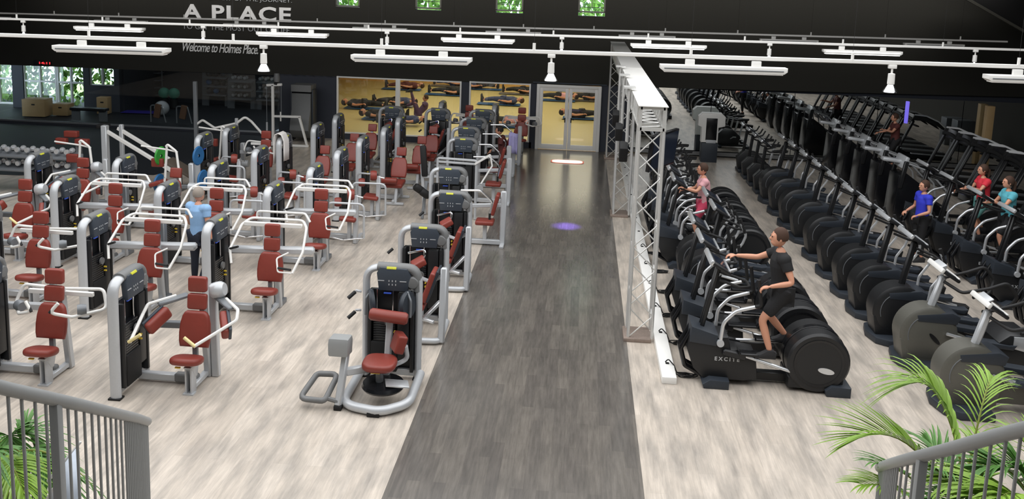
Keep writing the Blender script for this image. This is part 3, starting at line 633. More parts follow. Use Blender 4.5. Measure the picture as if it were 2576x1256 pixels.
p_ = fl(548, 352, 1.42); place('curl', (p_.x - .1, p_.y + 1.0, 0), 0, 'arm machine beneath the white arched arms near the dark low wall', 'exercise machine', G)
p_ = fl(434, 381, 1.42); place('leg', (p_.x + .05, 19.75, 0), 0, 'leg curl machine between the green and blue weight plates machine and the wall', 'exercise machine', G)
# white towel on a tower
b = MB(); cx, cy = -7.06, 20.05
for k, (dy, l1, l2) in enumerate(((-.30, .12, .1), )):
    pass
pts = [(-.11, .95), (-.1, 1.2), (-.1, 1.5), (-.07, 1.64), (0, 1.67), (.07, 1.64), (.125, 1.5), (.13, 1.25), (.13, 1.02)]
R = random.Random(4); n = 9
rows = [[b.bm.verts.new((cx + x * (1 + .15 * sin(j * 2.1)), cy - .42 + j * .045, z + .02 * sin(j * 1.7) * (1 if i in (0, 8) else .2))) for j in range(n)] for i, (x, z) in enumerate(pts)]
for i in range(len(rows) - 1):
    for j in range(n - 1): b.bm.faces.new((rows[i][j], rows[i][j + 1], rows[i + 1][j + 1], rows[i + 1][j]))
o = b.build('towel', 'towel'); md = o.modifiers.new('t', 'SOLIDIFY'); md.thickness = .015; md.offset = 1
tag(o, 'white towel draped over a weight tower near the middle of the strength area', 'towel')
# ---------------------------------------------------------------- machines facing the stairs, beside the walkway
def m_torso():
    o = thing('torso_rotation_machine'); t = thing('t'); H = 1.62
    tower_children(o)
    b = MB(); b.tube(fillet([(-.42, -.02, .07), (-.42, -1.0, .07), (.1, -1.12, .07), (.42, -.9, .09), (.42, -.1, .12)], .3, 7), .058, 12); b.build('base_tube', 'frame', o)
    b = MB(); b.box((.02, -1.1, .03), (.16, .1, .06), bevel=.01); b.build('rubber_foot', 'blackm', o)
    b = MB(); b.box((-.46, -1.0, .03), (.1, .1, .06), bevel=.01); b.build('rubber_foot', 'blackm', o)
    b = MB(); b.bar((-.46, -1.0, .05), (-.42, -.78, .68), .08, .09, .012); b.build('side_post', 'frame', o)
    b = MB(); b.prism([(-.12, -.1), (.1, -.13), (.13, .06), (.1, .11), (-.1, .12), (-.13, .05)], 'x', -.13, .13, bevel=.025)
    for v in b.bm.verts: v.co += Vector((-.48, -.84, .78))
    b.build('side_box', 'rail', o)
    b = MB(); b.bar((-.42, -.82, .42), (-.08, -.62, .42), .08, .1, .015); b.build('side_arm', 'frame', o)
    b = MB(); b.tube(fillet([(-.95, -1.02, .12), (-.83, -.68, .3), (-.56, -.66, .3), (-.62, -1.05, .12)], .07, 4, closed=True), .038, 10, closed=True); b.tube([(-.62, -1.0, .14), (-.45, -1.0, .1)], .03); b.build('foot_loop', 'cap', o)
    b = MB(); b.bar((.04, -.5, .2), (.04, -.32, 1.0), .1, .08, .015); b.build('centre_post', 'frame', o)
    b = MB(); b.cushion(superell(.44, .40, 3), .1, mrot((0, -.72, .52), (.06, 0, 0)), .04); b.build('seat', 'red', o)
    b = MB(); b.box((-.03, -.82, .44), (.12, .04, .03), bevel=.006); b.build('adjuster_lever', 'yellow', o)
    b = MB(); b.pad((.2, -.5, .72), (.13, .24, .24), rot=(0, .3, .5), bev=.03); b.build('hip_pad', 'red', o)
    b = MB(); b.tube(fillet([(.3, -.55, .7), (.32, -.5, .5), (.1, -.55, .4)], .1, 5), .03, 8); b.build('pad_bracket', 'frame', o)
    b = MB(); b.lathe([(0, -.25), (.06, -.25), (.08, -.22), (.08, .22), (.06, .25), (0, .25)], (.05, -.46, 1.05), (1, 0, -.08)); b.build('chest_roller', 'red', o)
    b = MB(); b.lathe([(0, .0), (.26, .0), (.28, .03), (.26, .07), (0, .08)], (.05, -.72, .2), (0, 0, 1), 28); b.build('turntable', 'gloss', o)
    b = MB(); b.cyl((.0, -.72, .25), (.0, -.72, .48), .05, seg=12); b.build('seat_post', 'framed', o)
    b = MB(); b.box((.24, -.78, .29), (.3, .2, .02), rot=(0, .15, .3), bevel=.004); b.build('lever_plate', 'silver', o)
    for s in (-1, 1):
        b = MB(); b.lathe([(0, -.03), (.17, -.03), (.19, 0), (.17, .04), (.06, .05), (0, .05)], (s * .24, -.2, 1.12), (1, -.35 * s, .1), 24); b.build('hand_disc', 'slate2', o)
        b = MB(); b.tube(fillet([(s * .24, -.2, 1.3), (s * .3, -.26, 1.2), (s * .3, -.28, .98)], .06, 4), .016, 8); b.build('hand_grip', 'framed', o)
    b = MB(); b.tube(fillet([(-.1, -.28, 1.02), (-.06, -.32, .98), (.12, -.32, .96), (.16, -.28, .98)], .03, 3), .01, 6); b.build('cross_handle', 'frame', o)
    for z in (1.2, .92): b = MB(); b.cyl((-.5, -.05, z), (-.58, -.12, z - .07), .026, seg=10); b.build('peg_grip', 'grip', o)
    b = MB(); b.bar((-.42, -.03, 1.2), (-.5, -.05, 1.22), .03, .03); b.bar((-.42, -.03, .94), (-.5, -.05, .94), .03, .03); b.build('peg_bracket', 'frame', o)
    bpy.data.objects.remove(t)
    return o
def tower_children(o):
    n0 = set(bpy.data.objects); tower(o, H=1.6)
    Rz = Matrix.Rotation(-pi / 2, 4, 'Z')
    for c in set(bpy.data.objects) - n0:
        c.data.transform(Rz)
def m_side():
    o = thing('abdominal_machine'); tower_children(o)
    b = MB(); b.tube(fillet([(.4, -.05, .06), (.42, -.82, .06), (-.1, -.86, .06), (-.36, -.75, .06), (-.38, -.05, .06)], .12, 5), .045, 10); b.build('base_tube', 'frame', o)
    b = MB(); b.bar((.43, -.78, .02), (.43, -.62, 1.14), .1, .1, .02); b.build('side_post', 'frame', o)
    b = MB(); b.tube(fillet([(.43, -.62, 1.02), (.2, -.5, .86), (-.02, -.4, .9)], .1, 5), .03, 8); b.build('side_arm', 'frame', o)
    b = MB(); b.bar((.05, -.5, .06), (.05, -.42, .5), .09, .09, .012); b.build('seat_post', 'frame', o)
    b = MB(); b.pad((-.02, -.55, .5), (.34, .4, .09), rot=(0, -.12, 0), bev=.04); b.build('seat', 'red', o)
    b = MB(); b.pad((.2, -.52, .82), (.09, .36, .5), rot=(0, .32, 0), bev=.035); b.build('backrest', 'red', o)
    b = MB(); b.pad((.26, -.52, .84), (.04, .34, .52), rot=(0, .32, 0), bev=.015); b.build('pad_backing', 'slate2', o)
    b = MB(); b.pad((.0, -.42, 1.12), (.22, .26, .1), rot=(0, -.5, .3), bev=.03); b.build('chest_pad', 'red', o)
    b = MB(); b.tube(fillet([(-.2, -.22, 1.2), (.1, -.3, 1.3), (.05, -.34, 1.12), (-.22, -.36, .98), (-.1, -.4, .7), (.06, -.4, .6)], .06, 4), .016, 8); b.build('movement_arm', 'chrome', o)
    b = MB(); b.bar((.34, -.35, .5), (.1, -.6, .28), .06, .06, .01); b.bar((-.3, -.3, .3), (.3, -.7, .3), .05, .05, .01); b.build('linkage', 'silver', o)
    for z in (1.2, .95): b = MB(); b.cyl((-.48, -.05, z), (-.55, -.1, z - .06), .024, seg=10); b.build('peg_grip', 'grip', o)
    return o
def m_post():
    o = thing('press_machine'); tower_children(o)
    b = MB(); b.bar((.38, -.02, .07), (1.15, -.02, .07), .09, .1, .012); b.build('base_tube', 'frame', o)
    b = MB(); b.bar((1.15, -.25, .03), (1.15, .2, .03), .09, .06, .01); b.bar((1.15, -.02, .03), (1.15, .02, 1.15), .1, .12, .02); b.build('end_post', 'frame', o)
    b = MB(); b.bar((.35, 0, .8), (1.15, 0, .86), .07, .08, .012); b.build('upper_beam', 'frame', o)
    b = MB(); b.pad((.78, -.05, .5), (.38, .34, .09), bev=.04); b.build('seat', 'red', o)
    b = MB(); b.bar((.78, -.02, .06), (.78, -.02, .46), .07, .08); b.build('seat_post', 'frame', o)
    b = MB(); b.pad((.98, .05, .86), (.08, .3, .45), rot=(0, .25, 0), bev=.03); b.build('backrest', 'red', o)
    b = MB(); b.tube(fillet([(.3, -.3, 1.2), (.7, -.32, 1.22), (.95, -.3, 1.0), (.9, -.3, .75)], .1, 5), .022, 8); b.build('movement_arm', 'chrome', o)
    b = MB(); b.cyl((.9, -.3, .75), (.9, -.3, .62), .024, seg=8); b.build('hand_grip', 'grip', o)
    return o
PROTO['torso'] = (m_torso(), False); PROTO['side'] = (m_side(), False); PROTO['post'] = (m_post(), False)
G2 = 'strength machines along the walkway edge'
place('torso', (-2.40, 11.05, 0), 0, 'torso rotation machine with square foot loop, frontmost beside the dark walkway', 'exercise machine', G2)
for kind, x, y, lab in [('side', -2.34, 13.0, 'abdominal machine beside the walkway, directly behind the torso rotation machine'),
    ('side', -2.27, 15.25, 'abdominal machine beside the walkway, second behind the torso rotation machine'),
    ('post', -2.62, 17.3, 'press machine beside the walkway, third behind the torso rotation machine'),
    ('post', -2.80, 20.7, 'press machine beside the walkway, just behind the white cable frame'),
    ('post', -2.95, 22.3, 'press machine beside the walkway, second behind the white cable frame'),
    ('post', -2.95, 23.9, 'press machine beside the walkway where the seated person rests'),
    ('post', -2.90, 25.5, 'farthest press machine beside the walkway, before the yoga studio window'),
    ('side', -5.6, 23.6+1.7, 'abdominal machine facing the stairs before the wide pane of the yoga studio'),
    ('side', -4.2, 25.3, 'abdominal machine facing the stairs near the window post of the yoga studio'),
    ('curl', -4.35, 27.0, 'slim arm machine close to the wide yoga studio window'), ('curl', -2.66, 27.0, 'slim arm machine close to the smaller yoga studio window')]:
    place(kind, (x, y, 0), 0, lab, 'exercise machine', G2)
# white cable frame with pads in the middle column
o = thing('cable_pull_machine', (-2.75, 19.2, 0)); tag(o, 'white cable frame with slanted black pad beside the walkway', 'exercise machine', G2)
b = MB(); b.tube(fillet([(-.42, 0, .02), (-.42, 0, 1.38), (.48, -.1, 1.38), (.48, -.1, .02)], .05, 3), .03, 8); b.bar((-.42, 0, 1.3), (.5, -.1, 1.3), .04, .05); b.build('upright_frame', 'frame', o)
b = MB(); b.bar((.45, -.1, 1.3), (.8, -.2, 1.55), .07, .05); b.tube([(.8, -.2, 1.55), (.85, -.2, 1.3), (.62, -.3, .9)], .02, 8); b.build('pull_arm', 'white', o)
b = MB(); b.box((0, .05, .65), (.7, .06, 1.1), bevel=.01); b.build('shroud', 'black', o)
b = MB(); b.box((-.75, .05, 1.28), (.14, .09, .72), rot=(0, -.08, 0), bevel=.03); b.build('back_pad', 'blackm', o)
b = MB(); b.bar((-.72, .1, .02), (-.8, .1, 1.2), .07, .07); b.bar((-.75, .08, .9), (-.42, 0, .95), .05, .05); b.build('pad_post', 'frame', o)
for q in range(2): b = MB(); b.lathe([(0, -.12), (.07, -.12), (.09, -.08), (.09, .08), (.07, .12), (0, .12)], (-.78 + q * .14, -.35, .72 - q * .1), (.6, .3, -.5)); b.build('roller_pad', 'blackm', o)
b = MB(); b.bar((-.7, -.3, .02), (-.65, -.1, .85), .06, .06); b.build('roller_post', 'framed', o)
b = MB(); b.lathe([(0, -.04), (.08, -.04), (.08, .04), (0, .04)], (.6, -.35, .8), (0, 1, 0)); b.build('pulley', 'silver', o)
# ---------------------------------------------------------------- far corner: plate loaded machines, racks, cable tower
def plate_loaded(x, y, lab, plates):
    o = thing('plate_loaded_machine', (x, y, 0)); tag(o, lab, 'exercise machine', 'plate loaded machines with white tube loops')
    b = MB(); b.tube(fillet([(-.18, 0, .75), (-.22, 0, .5), (.22, -.1, .48), (.22, -.1, .72), (.1, .0, 1.35), (-.1, 0, 1.5), (-.14, 0, 1.45)], .12, 6), .028, 10); b.tube([(-.18, 0, .72), (-.12, 0, 1.46)], .028, 10); b.tube(fillet([(-.7, -.05, 1.45), (-.1, 0, 1.38), (.12, .02, 1.33)], .1, 4), .02, 8); b.build('tube_loop', 'white', o)
    b = MB(); b.bar((.35, .25, 0), (.35, .2, 1.05), .11, .11, .015); b.build('main_post', 'frame', o)
    b = MB(); b.bar((-.2, .0, .52), (.35, .2, .5), .08, .08); b.bar((-.3, .0, .04), (.5, .3, .04), .1, .07, .01); b.bar((0, -.1, .04), (0, -.05, .52), .07, .07, .01); b.build('base_frame', 'framed', o)
    b = MB(); b.pad((-.35, .0, .6), (.3, .34, .09), bev=.03, rot=(0, -.3, 0)); b.build('seat', 'red', o)
    b = MB(); b.pad((-.5, .3, 1.0), (.28, .1, .2), bev=.03); b.build('chest_pad', 'red', o)
    for s in (-.62, .48): b = MB(); b.lathe([(0, -.1), (.09, -.1), (.09, .1), (0, .1)], (s, .0, .55), (1, 0, 0), 16); b.build('counterweight', 'frame', o)
    for i, (px, pz, c) in enumerate(plates): b = MB(); b.lathe([(.04, -.02), (.2, -.025), (.225, 0), (.2, .025), (.04, .02)], (px, .35, pz), (1, -.15, 0), 28); b.build('weight_plate', c, o)
plate_loaded(-11.2, 18.6, 'plate loaded machine with white loop beside the sled leg press', [])
plate_loaded(-9.15, 18.6, 'plate loaded machine with white loop carrying green and blue plates', [(-.45, 1.15, 'green_p'), (.45, 1.2, 'blue_p'), (.55, .65, 'blue_p'), (-.5, .5, 'blue_p')])
plate_loaded(-9.0, 21.25, 'plate loaded machine with white arched arms in front of the dark low wall', [])
o = thing('sled_leg_press', (-11.35, 20.3, 0)); tag(o, 'sled leg press with two long slanting white rails', 'exercise machine')
b = MB(); b.bar((-.35, 0, 0), (-.35, 0, 1.55), .16, .14, .015); b.bar((-.2, .5, 0), (-.2, .5, 1.5), .1, .1, .015); b.build('tall_post', 'frame', o)
for yy in (0, .5): b = MB(); b.bar((-.3, yy, 1.4), (1.5, yy - .1, .45), .07, .09, .01); b.build('slant_rail', 'white', o)
b = MB(); b.box((1.55, .2, .5), (.9, .5, .07), rot=(0, .5, 0), bevel=.015); b.build('sled_plate', mat('brown_rubber', hexc(92, 82, 72), .7), o)
b = MB(); b.bar((1.3, .2, .04), (-.4, .2, .04), .12, .08, .01); b.bar((1.6, -.1, .04), (1.6, .6, .04), .08, .08); b.bar((1.45, .2, .0), (1.45, .2, .5), .09, .09); b.build('base_frame', 'framed', o)
b = MB(); b.box((-.5, .2, 1.5), (.22, .3, .1), bevel=.02); b.build('sled_head', 'blackm', o)
o = thing('preacher_bench', (-12.45, 20.4, 0)); tag(o, 'bench with red elbow pads on a grey post beside the dumbbell rack', 'bench')
b = MB(); b.bar((0, 0, 0), (0, 0, 1.1), .12, .12, .01); b.bar((-.3, 0, .03), (.35, 0, .03), .1, .06); b.build('post', 'framed', o)
for c, sz in (((-.15, -.05, 1.28), (.35, .14, .16)), ((-.38, -.1, 1.1), (.28, .14, .16)), ((.15, -.1, 1.1), (.34, .14, .16))): b = MB(); b.pad(c, sz, bev=.03); b.build('pad', 'red', o)
b = MB(); b.pad((-.2, -.3, .5), (.4, .35, .1), rot=(0, .1, 0)); b.build('seat', 'red', o)
# dumbbell rack
def rack(x, y, w, label, rows, seedv, name='dumbbell_rack', dep=.5, group=None):
    o = thing(name, (x, y, 0)); tag(o, label, 'rack')
    for s in (-1, 1): b = MB(); b.bar((s * w / 2, 0, 0), (s * w / 2, .1, rows[-1] + .05), .06, .3, .008); b.build('end_frame', 'framed', o)
    for z in rows: b = MB(); b.box((0, 0, z), (w, dep, .04), rot=(.15, 0, 0), bevel=.006); b.build('shelf', 'framed', o)
    return o
def make_db():
    o = thing('dumbbell'); b = MB(); b.cyl((0, -.14, 0), (0, .14, 0), .015, seg=8); b.build('handle', 'chrome', o)
    for s in (-1, 1): b = MB(); b.lathe([(0, -.04), (.055, -.04), (.065, -.02), (.065, .02), (.055, .04), (0, .04)], (0, s * .11, 0), (0, 1, 0), 12); b.build('weight_head', 'silver', o)
    return o
PROTO['db'] = (make_db(), False)
rack(-13.0, 19.3, 2.2, 'grey two-tier dumbbell rack standing by the dark low wall', [.62, .95], 1)
for t, z in enumerate((.74, 1.07)):
    for k in range(9): place('db', (-13.0 - .98 + k * .245, 19.3, z), 0, 'chrome dumbbell on the %s tier of the dumbbell rack' % ('lower', 'upper')[t], 'dumbbell', 'dumbbells on the %s tier of the rack' % ('lower', 'upper')[t])
# cable crossover post
o = thing('cable_crossover', (-10.03, 23.7, 0)); tag(o, 'grey cable crossover with slim upright and white curved arms by the low wall', 'exercise machine')
P = Vector((0, 0, 0))
b = MB(); b.bar((-.9, 0, 0), (-.9, 0, 2.3), .1, .1, .01); b.build('upright_post', 'framed', o)
b = MB(); b.bar((-.1, 0, 0), (-.1, 0, 1.0), .05, .05); b.bar((.3, 0, 0), (.3, 0, 1.3), .08, .08, .01); b.build('side_post', 'frame', o)
b = MB(); b.tube(fillet([(-.9, 0, 1.05), (-.7, 0, 1.2), (-.3, -.1, 1.0), (.3, 0, 1.15), (.55, 0, 1.35), (.7, .1, 1.2), (1.2, .2, .6)], .1, 5), .035, 8); b.build('curved_arm', 'white', o)
b = MB(); b.bar((-.9, 0, .04), (.4, 0, .04), .1, .08); b.build('base_frame', 'framed', o)
# white tall cable tower by the end wall
o = thing('lat_tower', (-9.5, 26.4, 0)); tag(o, 'tall slim white cable tower beside the grey curved climber', 'exercise machine')
b = MB(); b.bar((-.15, 0, 0), (-.15, 0, 1.95), .08, .08, .01); b.bar((-.35, 0, 1.93), (.15, 0, 1.97), .08, .08, .01); b.build('main_post', 'white', o)
b = MB(); b.bar((-.15, 0, .95), (.75, 0, .97), .07, .07, .01); b.bar((.7, 0, .97), (.95, 0, .05), .07, .07, .01); b.bar((.1, 0, .8), (.1, 0, 1.1), .04, .04); b.bar((-.3, 0, .04), (1.0, 0, .04), .08, .07); b.build('side_brace', 'white', o)
b = MB(); b.cyl((-.35, 0, .2), (-.35, 0, 1.93), .012, seg=6); b.cyl((.12, 0, .9), (.12, 0, 1.95), .012, seg=6); b.build('cable', 'framed', o)
b = MB(); b.cyl((-.35, 0, .4), (-.35, 0, .75), .03, seg=8); b.build('cable_stop', 'frame', o)
b = MB(); b.lathe([(0, -.14), (.09, -.12), (.1, 0), (.08, .14), (0, .15)], (.0, -.05, 2.18), (0, 0, 1), 14); b.build('lamp_globe', 'cap', o)
b = MB(); b.bar((-.05, 0, 1.96), (-.02, 0, 2.1), .12, .1); b.build('lamp_bracket', 'blackm', o)
o = thing('curved_climber', (-8.95, 27.3, 0)); tag(o, 'grey boxy curved climbing machine against the navy wall', 'exercise machine')
b = MB(); b.prism([(-.28, 1.68), (.28, 1.68), (.28, 1.9), (-.28, 1.9)], 'x', -.33, .33, bevel=.01); b.build('top_box', 'cap', o)
b = MB(); prof = [(-.25, 1.62), (-.28, 1.1), (-.45, .7), (-.5, .45), (-.3, .2), (.1, .1), (.25, .1), (.25, 1.62)]; b.prism(prof, 'x', -.31, .31, bevel=.01); b.build('curved_belt', mat('belt_grey', hexc(96, 98, 98), .5, var=.12, scale=60), o)
b = MB(); b.box((-.35, 0, .9), (.05, .4, 1.7), bevel=.01); b.box((.35, 0, .9), (.05, .4, 1.7), bevel=.01); b.build('side_panel', 'slate2', o)
# objects inside the dark training room
def crate(x, y, sx, sy, sz, lab, rz=.1):
    o = thing('plyometric_box', (x, y, .05), rz); tag(o, lab, 'wooden box', 'wooden jump boxes by the window'); b = MB(); b.box((0, 0, sz / 2), (sx, sy, sz), bevel=.008); b.build('box_body', 'wood', o); b = MB(); b.box((0, -sy / 2 - .002, sz * .7), (.12, .006, .05)); b.build('hand_hole', 'blackm', o)
Y0 = 29.5
q = atY(95, 280, Y0); crate(q.x, Y0, .8, .6, .62, 'large plywood jump box in front of the window nearest the frame edge')
q = atY(160, 280, 29.9); crate(q.x, 29.9, .55, .5, .42, 'smaller plywood jump box beside the large one')
q = atY(262, 265, 30.6); crate(q.x, 30.6, .4, .35, .62, 'pale tall box beside the glass door of the training room')
for px, m_, r, lab in ((405, 'frame', .27, 'silver exercise ball on the training room floor'), (412, 'teal_p', .22, 'green exercise ball just behind the silver one'), (437, 'teal_p', .22, 'green exercise ball beyond the silver one')):
    yy = {405: 30.8}.get(px, 32.6); q = atY(px, 200, yy); b = MB(); b.sphere((q.x, yy, r + .05 + (0 if px == 405 else .35)), r, u=24, v=16); o = b.build('exercise_ball', m_); tag(o, lab, 'ball')
    if px != 405:
        o2 = thing('ball_stand', (q.x, yy, .05)); tag(o2, 'black ring stand under the %s' % lab, 'stand'); b = MB(); b.lathe([(.13, 0), (.15, .0), (.15, .36), (.13, .36)], seg=16); b.build('stand_ring', 'blackm', o2)
Yr = 33.8
q = atY(545, 200, Yr); rk = rack(q.x, Yr, .95, 'dark shelf rack holding round weight balls in the training room', [.5, .85, 1.2, 1.55], 2, 'ball_rack')
for t in range(4):
    for k in range(3): b = MB(); b.sphere((q.x - .3 + k * .3, Yr - .05, [.5, .85, 1.2, 1.55][t] + .14), .12); o = b.build('medicine_ball', ['slate', 'blue_p', 'slate2', 'black'][(t + k) % 4]); tag(o, 'round medicine ball on shelf %s of the ball rack' % ['one', 'two', 'three', 'four'][t], 'ball', 'medicine balls on the rack')
for px, w, lab in ((610, .95, 'long low dumbbell rack at the back of the dark training room'), (678, .95, 'low dumbbell rack at the back corner of the dark training room')):
    q = atY(px, 230, 33.4); rack(q.x, 33.4, w, lab, [.45, .8, 1.15], 3)
    for t, z in enumerate((.57, .92, 1.27)):
        for k in range(int(w / .24)): place('db', (q.x - w / 2 + .14 + k * .24, 33.4, z), 0, 'small dumbbell on the rack at the back of the training room', 'dumbbell', 'dumbbells at the back of the training room')
q = atY(333, 190, 33.0); b = MB(); b.tube([(q.x + .16 * cos(t), 34.2, 1.75 + .26 * sin(t)) for t in [2 * pi * j / 20 for j in range(20)]], .035, 8, closed=True); o = b.build('hoop', 'red_p'); o.location.y = 0; tag(o, 'red oval hoop hanging on the dark training room wall', 'hoop')
q = atY(380, 190, 33.9); o = thing('bag_rack', (q.x, 33.9, .05)); tag(o, 'tall dark rack of black bags beside the red hoop', 'rack')
for k in range(6): b = MB(); b.box((0, 0, .3 + k * .3), (.9, .4, .03)); b.build('shelf', 'framed', o); b = MB(); b.pad((-.18, 0, .42 + k * .3), (.4, .3, .18)); b.build('bag', 'black', o)
b = MB(); b.bar((-.46, 0, 0), (-.46, 0, 2.0), .05, .05); b.bar((.46, 0, 0), (.46, 0, 2.0), .05, .05); b.build('post', 'framed', o)
q = atY(350, 245, 31); b = MB(); b.box((q.x, 31.2, .065), (1.4, .6, .02), rot=(0, 0, .1), bevel=.005); o = b.build('exercise_mat', mat('violet_mat', hexc(50, 40, 150), .6)); tag(o, 'violet exercise mat on the dark training room floor', 'mat')
for k, px in enumerate((400, 465)):
    q = atY(px, 290, 29.3); o = thing('step_stool', (q.x, 29.3, .05)); tag(o, 'small dark frame with draped tan item, %s the silver ball' % ('below' if k == 0 else 'to the side of'), 'stand'); b = MB(); b.tube(fillet([(-.3, 0, 0), (-.3, 0, .6), (.1, 0, .6), (.25, 0, 0)], .08, 4), .025, 8); b.build('frame', 'framed', o); b = MB(); b.pad((-.05, 0, .4), (.22, .12, .5), rot=(0, .2, 0)); b.build('draped_cloth', mat('tan_cloth%d' % k, hexc(110, 80, 60), .8), o)
q = atY(190, 285, 28.9)
o = thing('weight_bench', (-17.2, 28.9, .05)); tag(o, 'dark flat weight bench just inside the training room glass', 'bench'); b = MB(); b.pad((0, 0, .42), (1.3, .32, .1)); b.build('seat', 'black', o); b = MB(); b.bar((-.5, 0, 0), (-.5, 0, .4), .06, .3); b.bar((.5, 0, 0), (.5, 0, .4), .06, .3); b.build('leg', 'framed', o)
# ================================================================ CARDIO MACHINES
def excite_text(root, x, y, z, s, body='EXCITE'):
    o = text_mesh(body, s, 'frame', 'lettering', .001, .002, 0, 1.5, parent=root)
    for v in o.data.vertices: v.co = Vector((x + v.co.x, y - v.co.z, z + v.co.y))
    return o
def m_rear():
    o = thing('crosstrainer')
    prof = [(-1.04, .80), (-.70, .69), (-.55, .70), (-.50, .50), (-.16, .45), (-.12, .12), (-.30, .08), (-.85, .08), (-1.0, .22), (-1.10, .5)]
    b = MB(); b.prism(prof, 'y', -.22, .22, bevel=.03); b.build('front_housing', 'black', o)
    b = MB(); b.prism([(-1.055, .83), (-.69, .72), (-.70, .56), (-1.07, .60)], 'y', -.235, .235, bevel=.02); b.build('housing_collar', 'slate2', o)
    b = MB(); b.tube(fillet([(-1.02, -.09, .76), (-1.17, -.09, .45), (-1.10, -.09, .2), (-.8, -.09, .05), (-.8, .09, .05), (-1.10, .09, .2), (-1.17, .09, .45), (-1.02, .09, .76)], .08, 5), .034, 10); b.build('front_guard', 'gloss', o)
    b = MB(); b.prism([(-.86, 0), (-.52, 0), (-.52, .12), (-.78, .13), (-.88, .06)], 'y', -.36, .36, bevel=.015); b.build('front_foot', 'slate2', o)
    b = MB(); b.prism([(.78, 0), (1.10, 0), (1.10, .14), (.84, .15), (.76, .08)], 'y', -.36, .36, bevel=.015); b.build('rear_foot', 'slate2', o)
    b = MB(); b.bar((-.15, 0, .1), (.4, 0, .1), .12, .12, .01); b.build('base_beam', 'black', o)
    b = MB(); b.prism([(.28, .05), (1.0, .05), (1.02, .2), (.5, .3), (.28, .2)], 'y', -.26, .26, bevel=.02); b.build('drum_cradle', 'black', o)
    b = MB(); b.lathe([(0, -.30), (.39, -.30), (.42, -.27), (.42, .27), (.39, .30), (0, .30)], (.66, 0, .44), (0, 1, 0), 40)
    dr = b.build('rear_drum', 'black', o)
    for s in (-1, 1):
        b = MB(); b.lathe([(.30, 0), (.335, .006), (.335, -.006), (.30, 0)], (.66, s * .303, .44), (0, 1, 0), 36); b.build('drum_ring', 'gloss', dr)
        b = MB(); b.lathe([(0, 0), (.11, 0), (.11, .008), (0, .008)], (0, 0, 0), (0, 0, 1), 24)
        for v in b.bm.verts: v.co = Vector((.76 + v.co.x, s * (.300 + v.co.z), .34 + v.co.y * .38 - v.co.x * .15))
        b.build('maker_badge', 'silver', dr)
    b = MB(); b.lathe([(.425, -.05), (.43, -.045), (.43, .045), (.425, .05)], (.66, .0, .44), (0, 1, 0), 40); b.build('drum_groove', 'gloss', dr)
    for s in (-1, 1):
        b = MB(); b.bar((-.9, s * .05, .74), (-.72, s * .05, 1.62), .05, .06, .015); b.build('mast', 'black', o)
        b = MB(); b.tube(fillet([(-.66, s * .24, .62), (-.64, s * .25, .92), (-.48, s * .26, 1.10), (-.22, s * .27, 1.18)], .22, 6), .026, 10); a = b.build('handle_arm', 'silver', o)
        b = MB(); b.tube(fillet([(-.24, s * .27, 1.175), (-.16, s * .28, 1.2), (-.22, s * .28, 1.56)], .05, 4), .026, 10); b.build('hand_grip', 'grip', a)
        b = MB(); b.lathe([(0, -.03), (.05, -.03), (.05, .03), (0, .03)], (-.66, s * .24, .62), (0, 1, 0), 14); b.build('pivot_cap', 'frame', a)
        b = MB(); b.cyl((-.38, s * .25, .48), (.55, s * .27, .22 if s < 0 else .5), .024, seg=10); b.build('drive_rod', 'silver', o)
        x0 = -.18 if s < 0 else .1; z0 = .5 if s < 0 else .56
        b = MB(); b.prism([(x0 - .22, z0 - .03), (x0 + .24, z0 - .03), (x0 + .26, z0 + .06), (x0 + .22, z0 + .06), (x0 + .2, z0), (x0 - .2, z0), (x0 - .24, z0 + .05)], 'y', s * .2 - .09, s * .2 + .09, bevel=.008); b.build('pedal', 'gloss', o)
        b = MB(); b.bar((-.62, s * .25, .5), (-.3, s * .25, .44), .06, .1, .02); b.build('pedal_link', 'black', o)
    b = MB(); b.tube(fillet([(-.72, -.2, 1.5), (-.45, -.22, 1.42), (-.3, -.12, 1.4), (-.3, .12, 1.4), (-.45, .22, 1.42), (-.72, .2, 1.5)], .08, 4), .02, 8); b.build('centre_handle', 'grip', o)
    console(o, -.72, 1.62)
    excite_text(o, -.72, -.222, .36, .075)
    return o
def console(o, x, z, w=.58, m1='silver'):
    R = Euler((0, .55, 0)).to_matrix()
    b = MB(); b.box((x, 0, z + .06), (.30, w, .05), R, .02); c = b.build('console', 'black', o)
    b = MB(); b.box(Vector((x, 0, z + .06)) + R @ Vector((-.155, 0, .0)), (.05, w + .03, .075), R, .018); b.build('console_rim', m1, c)
    b = MB(); b.box(Vector((x, 0, z + .06)) + R @ Vector((.0, 0, .027)), (.2, w * .62, .006), R, .0); b.build('console_screen', 'screen', c)
    b = MB(); b.box(Vector((x, 0, z + .06)) + R @ Vector((.12, 0, .03)), (.03, w * .9, .03), R, .01); b.build('console_tray', m1, c)
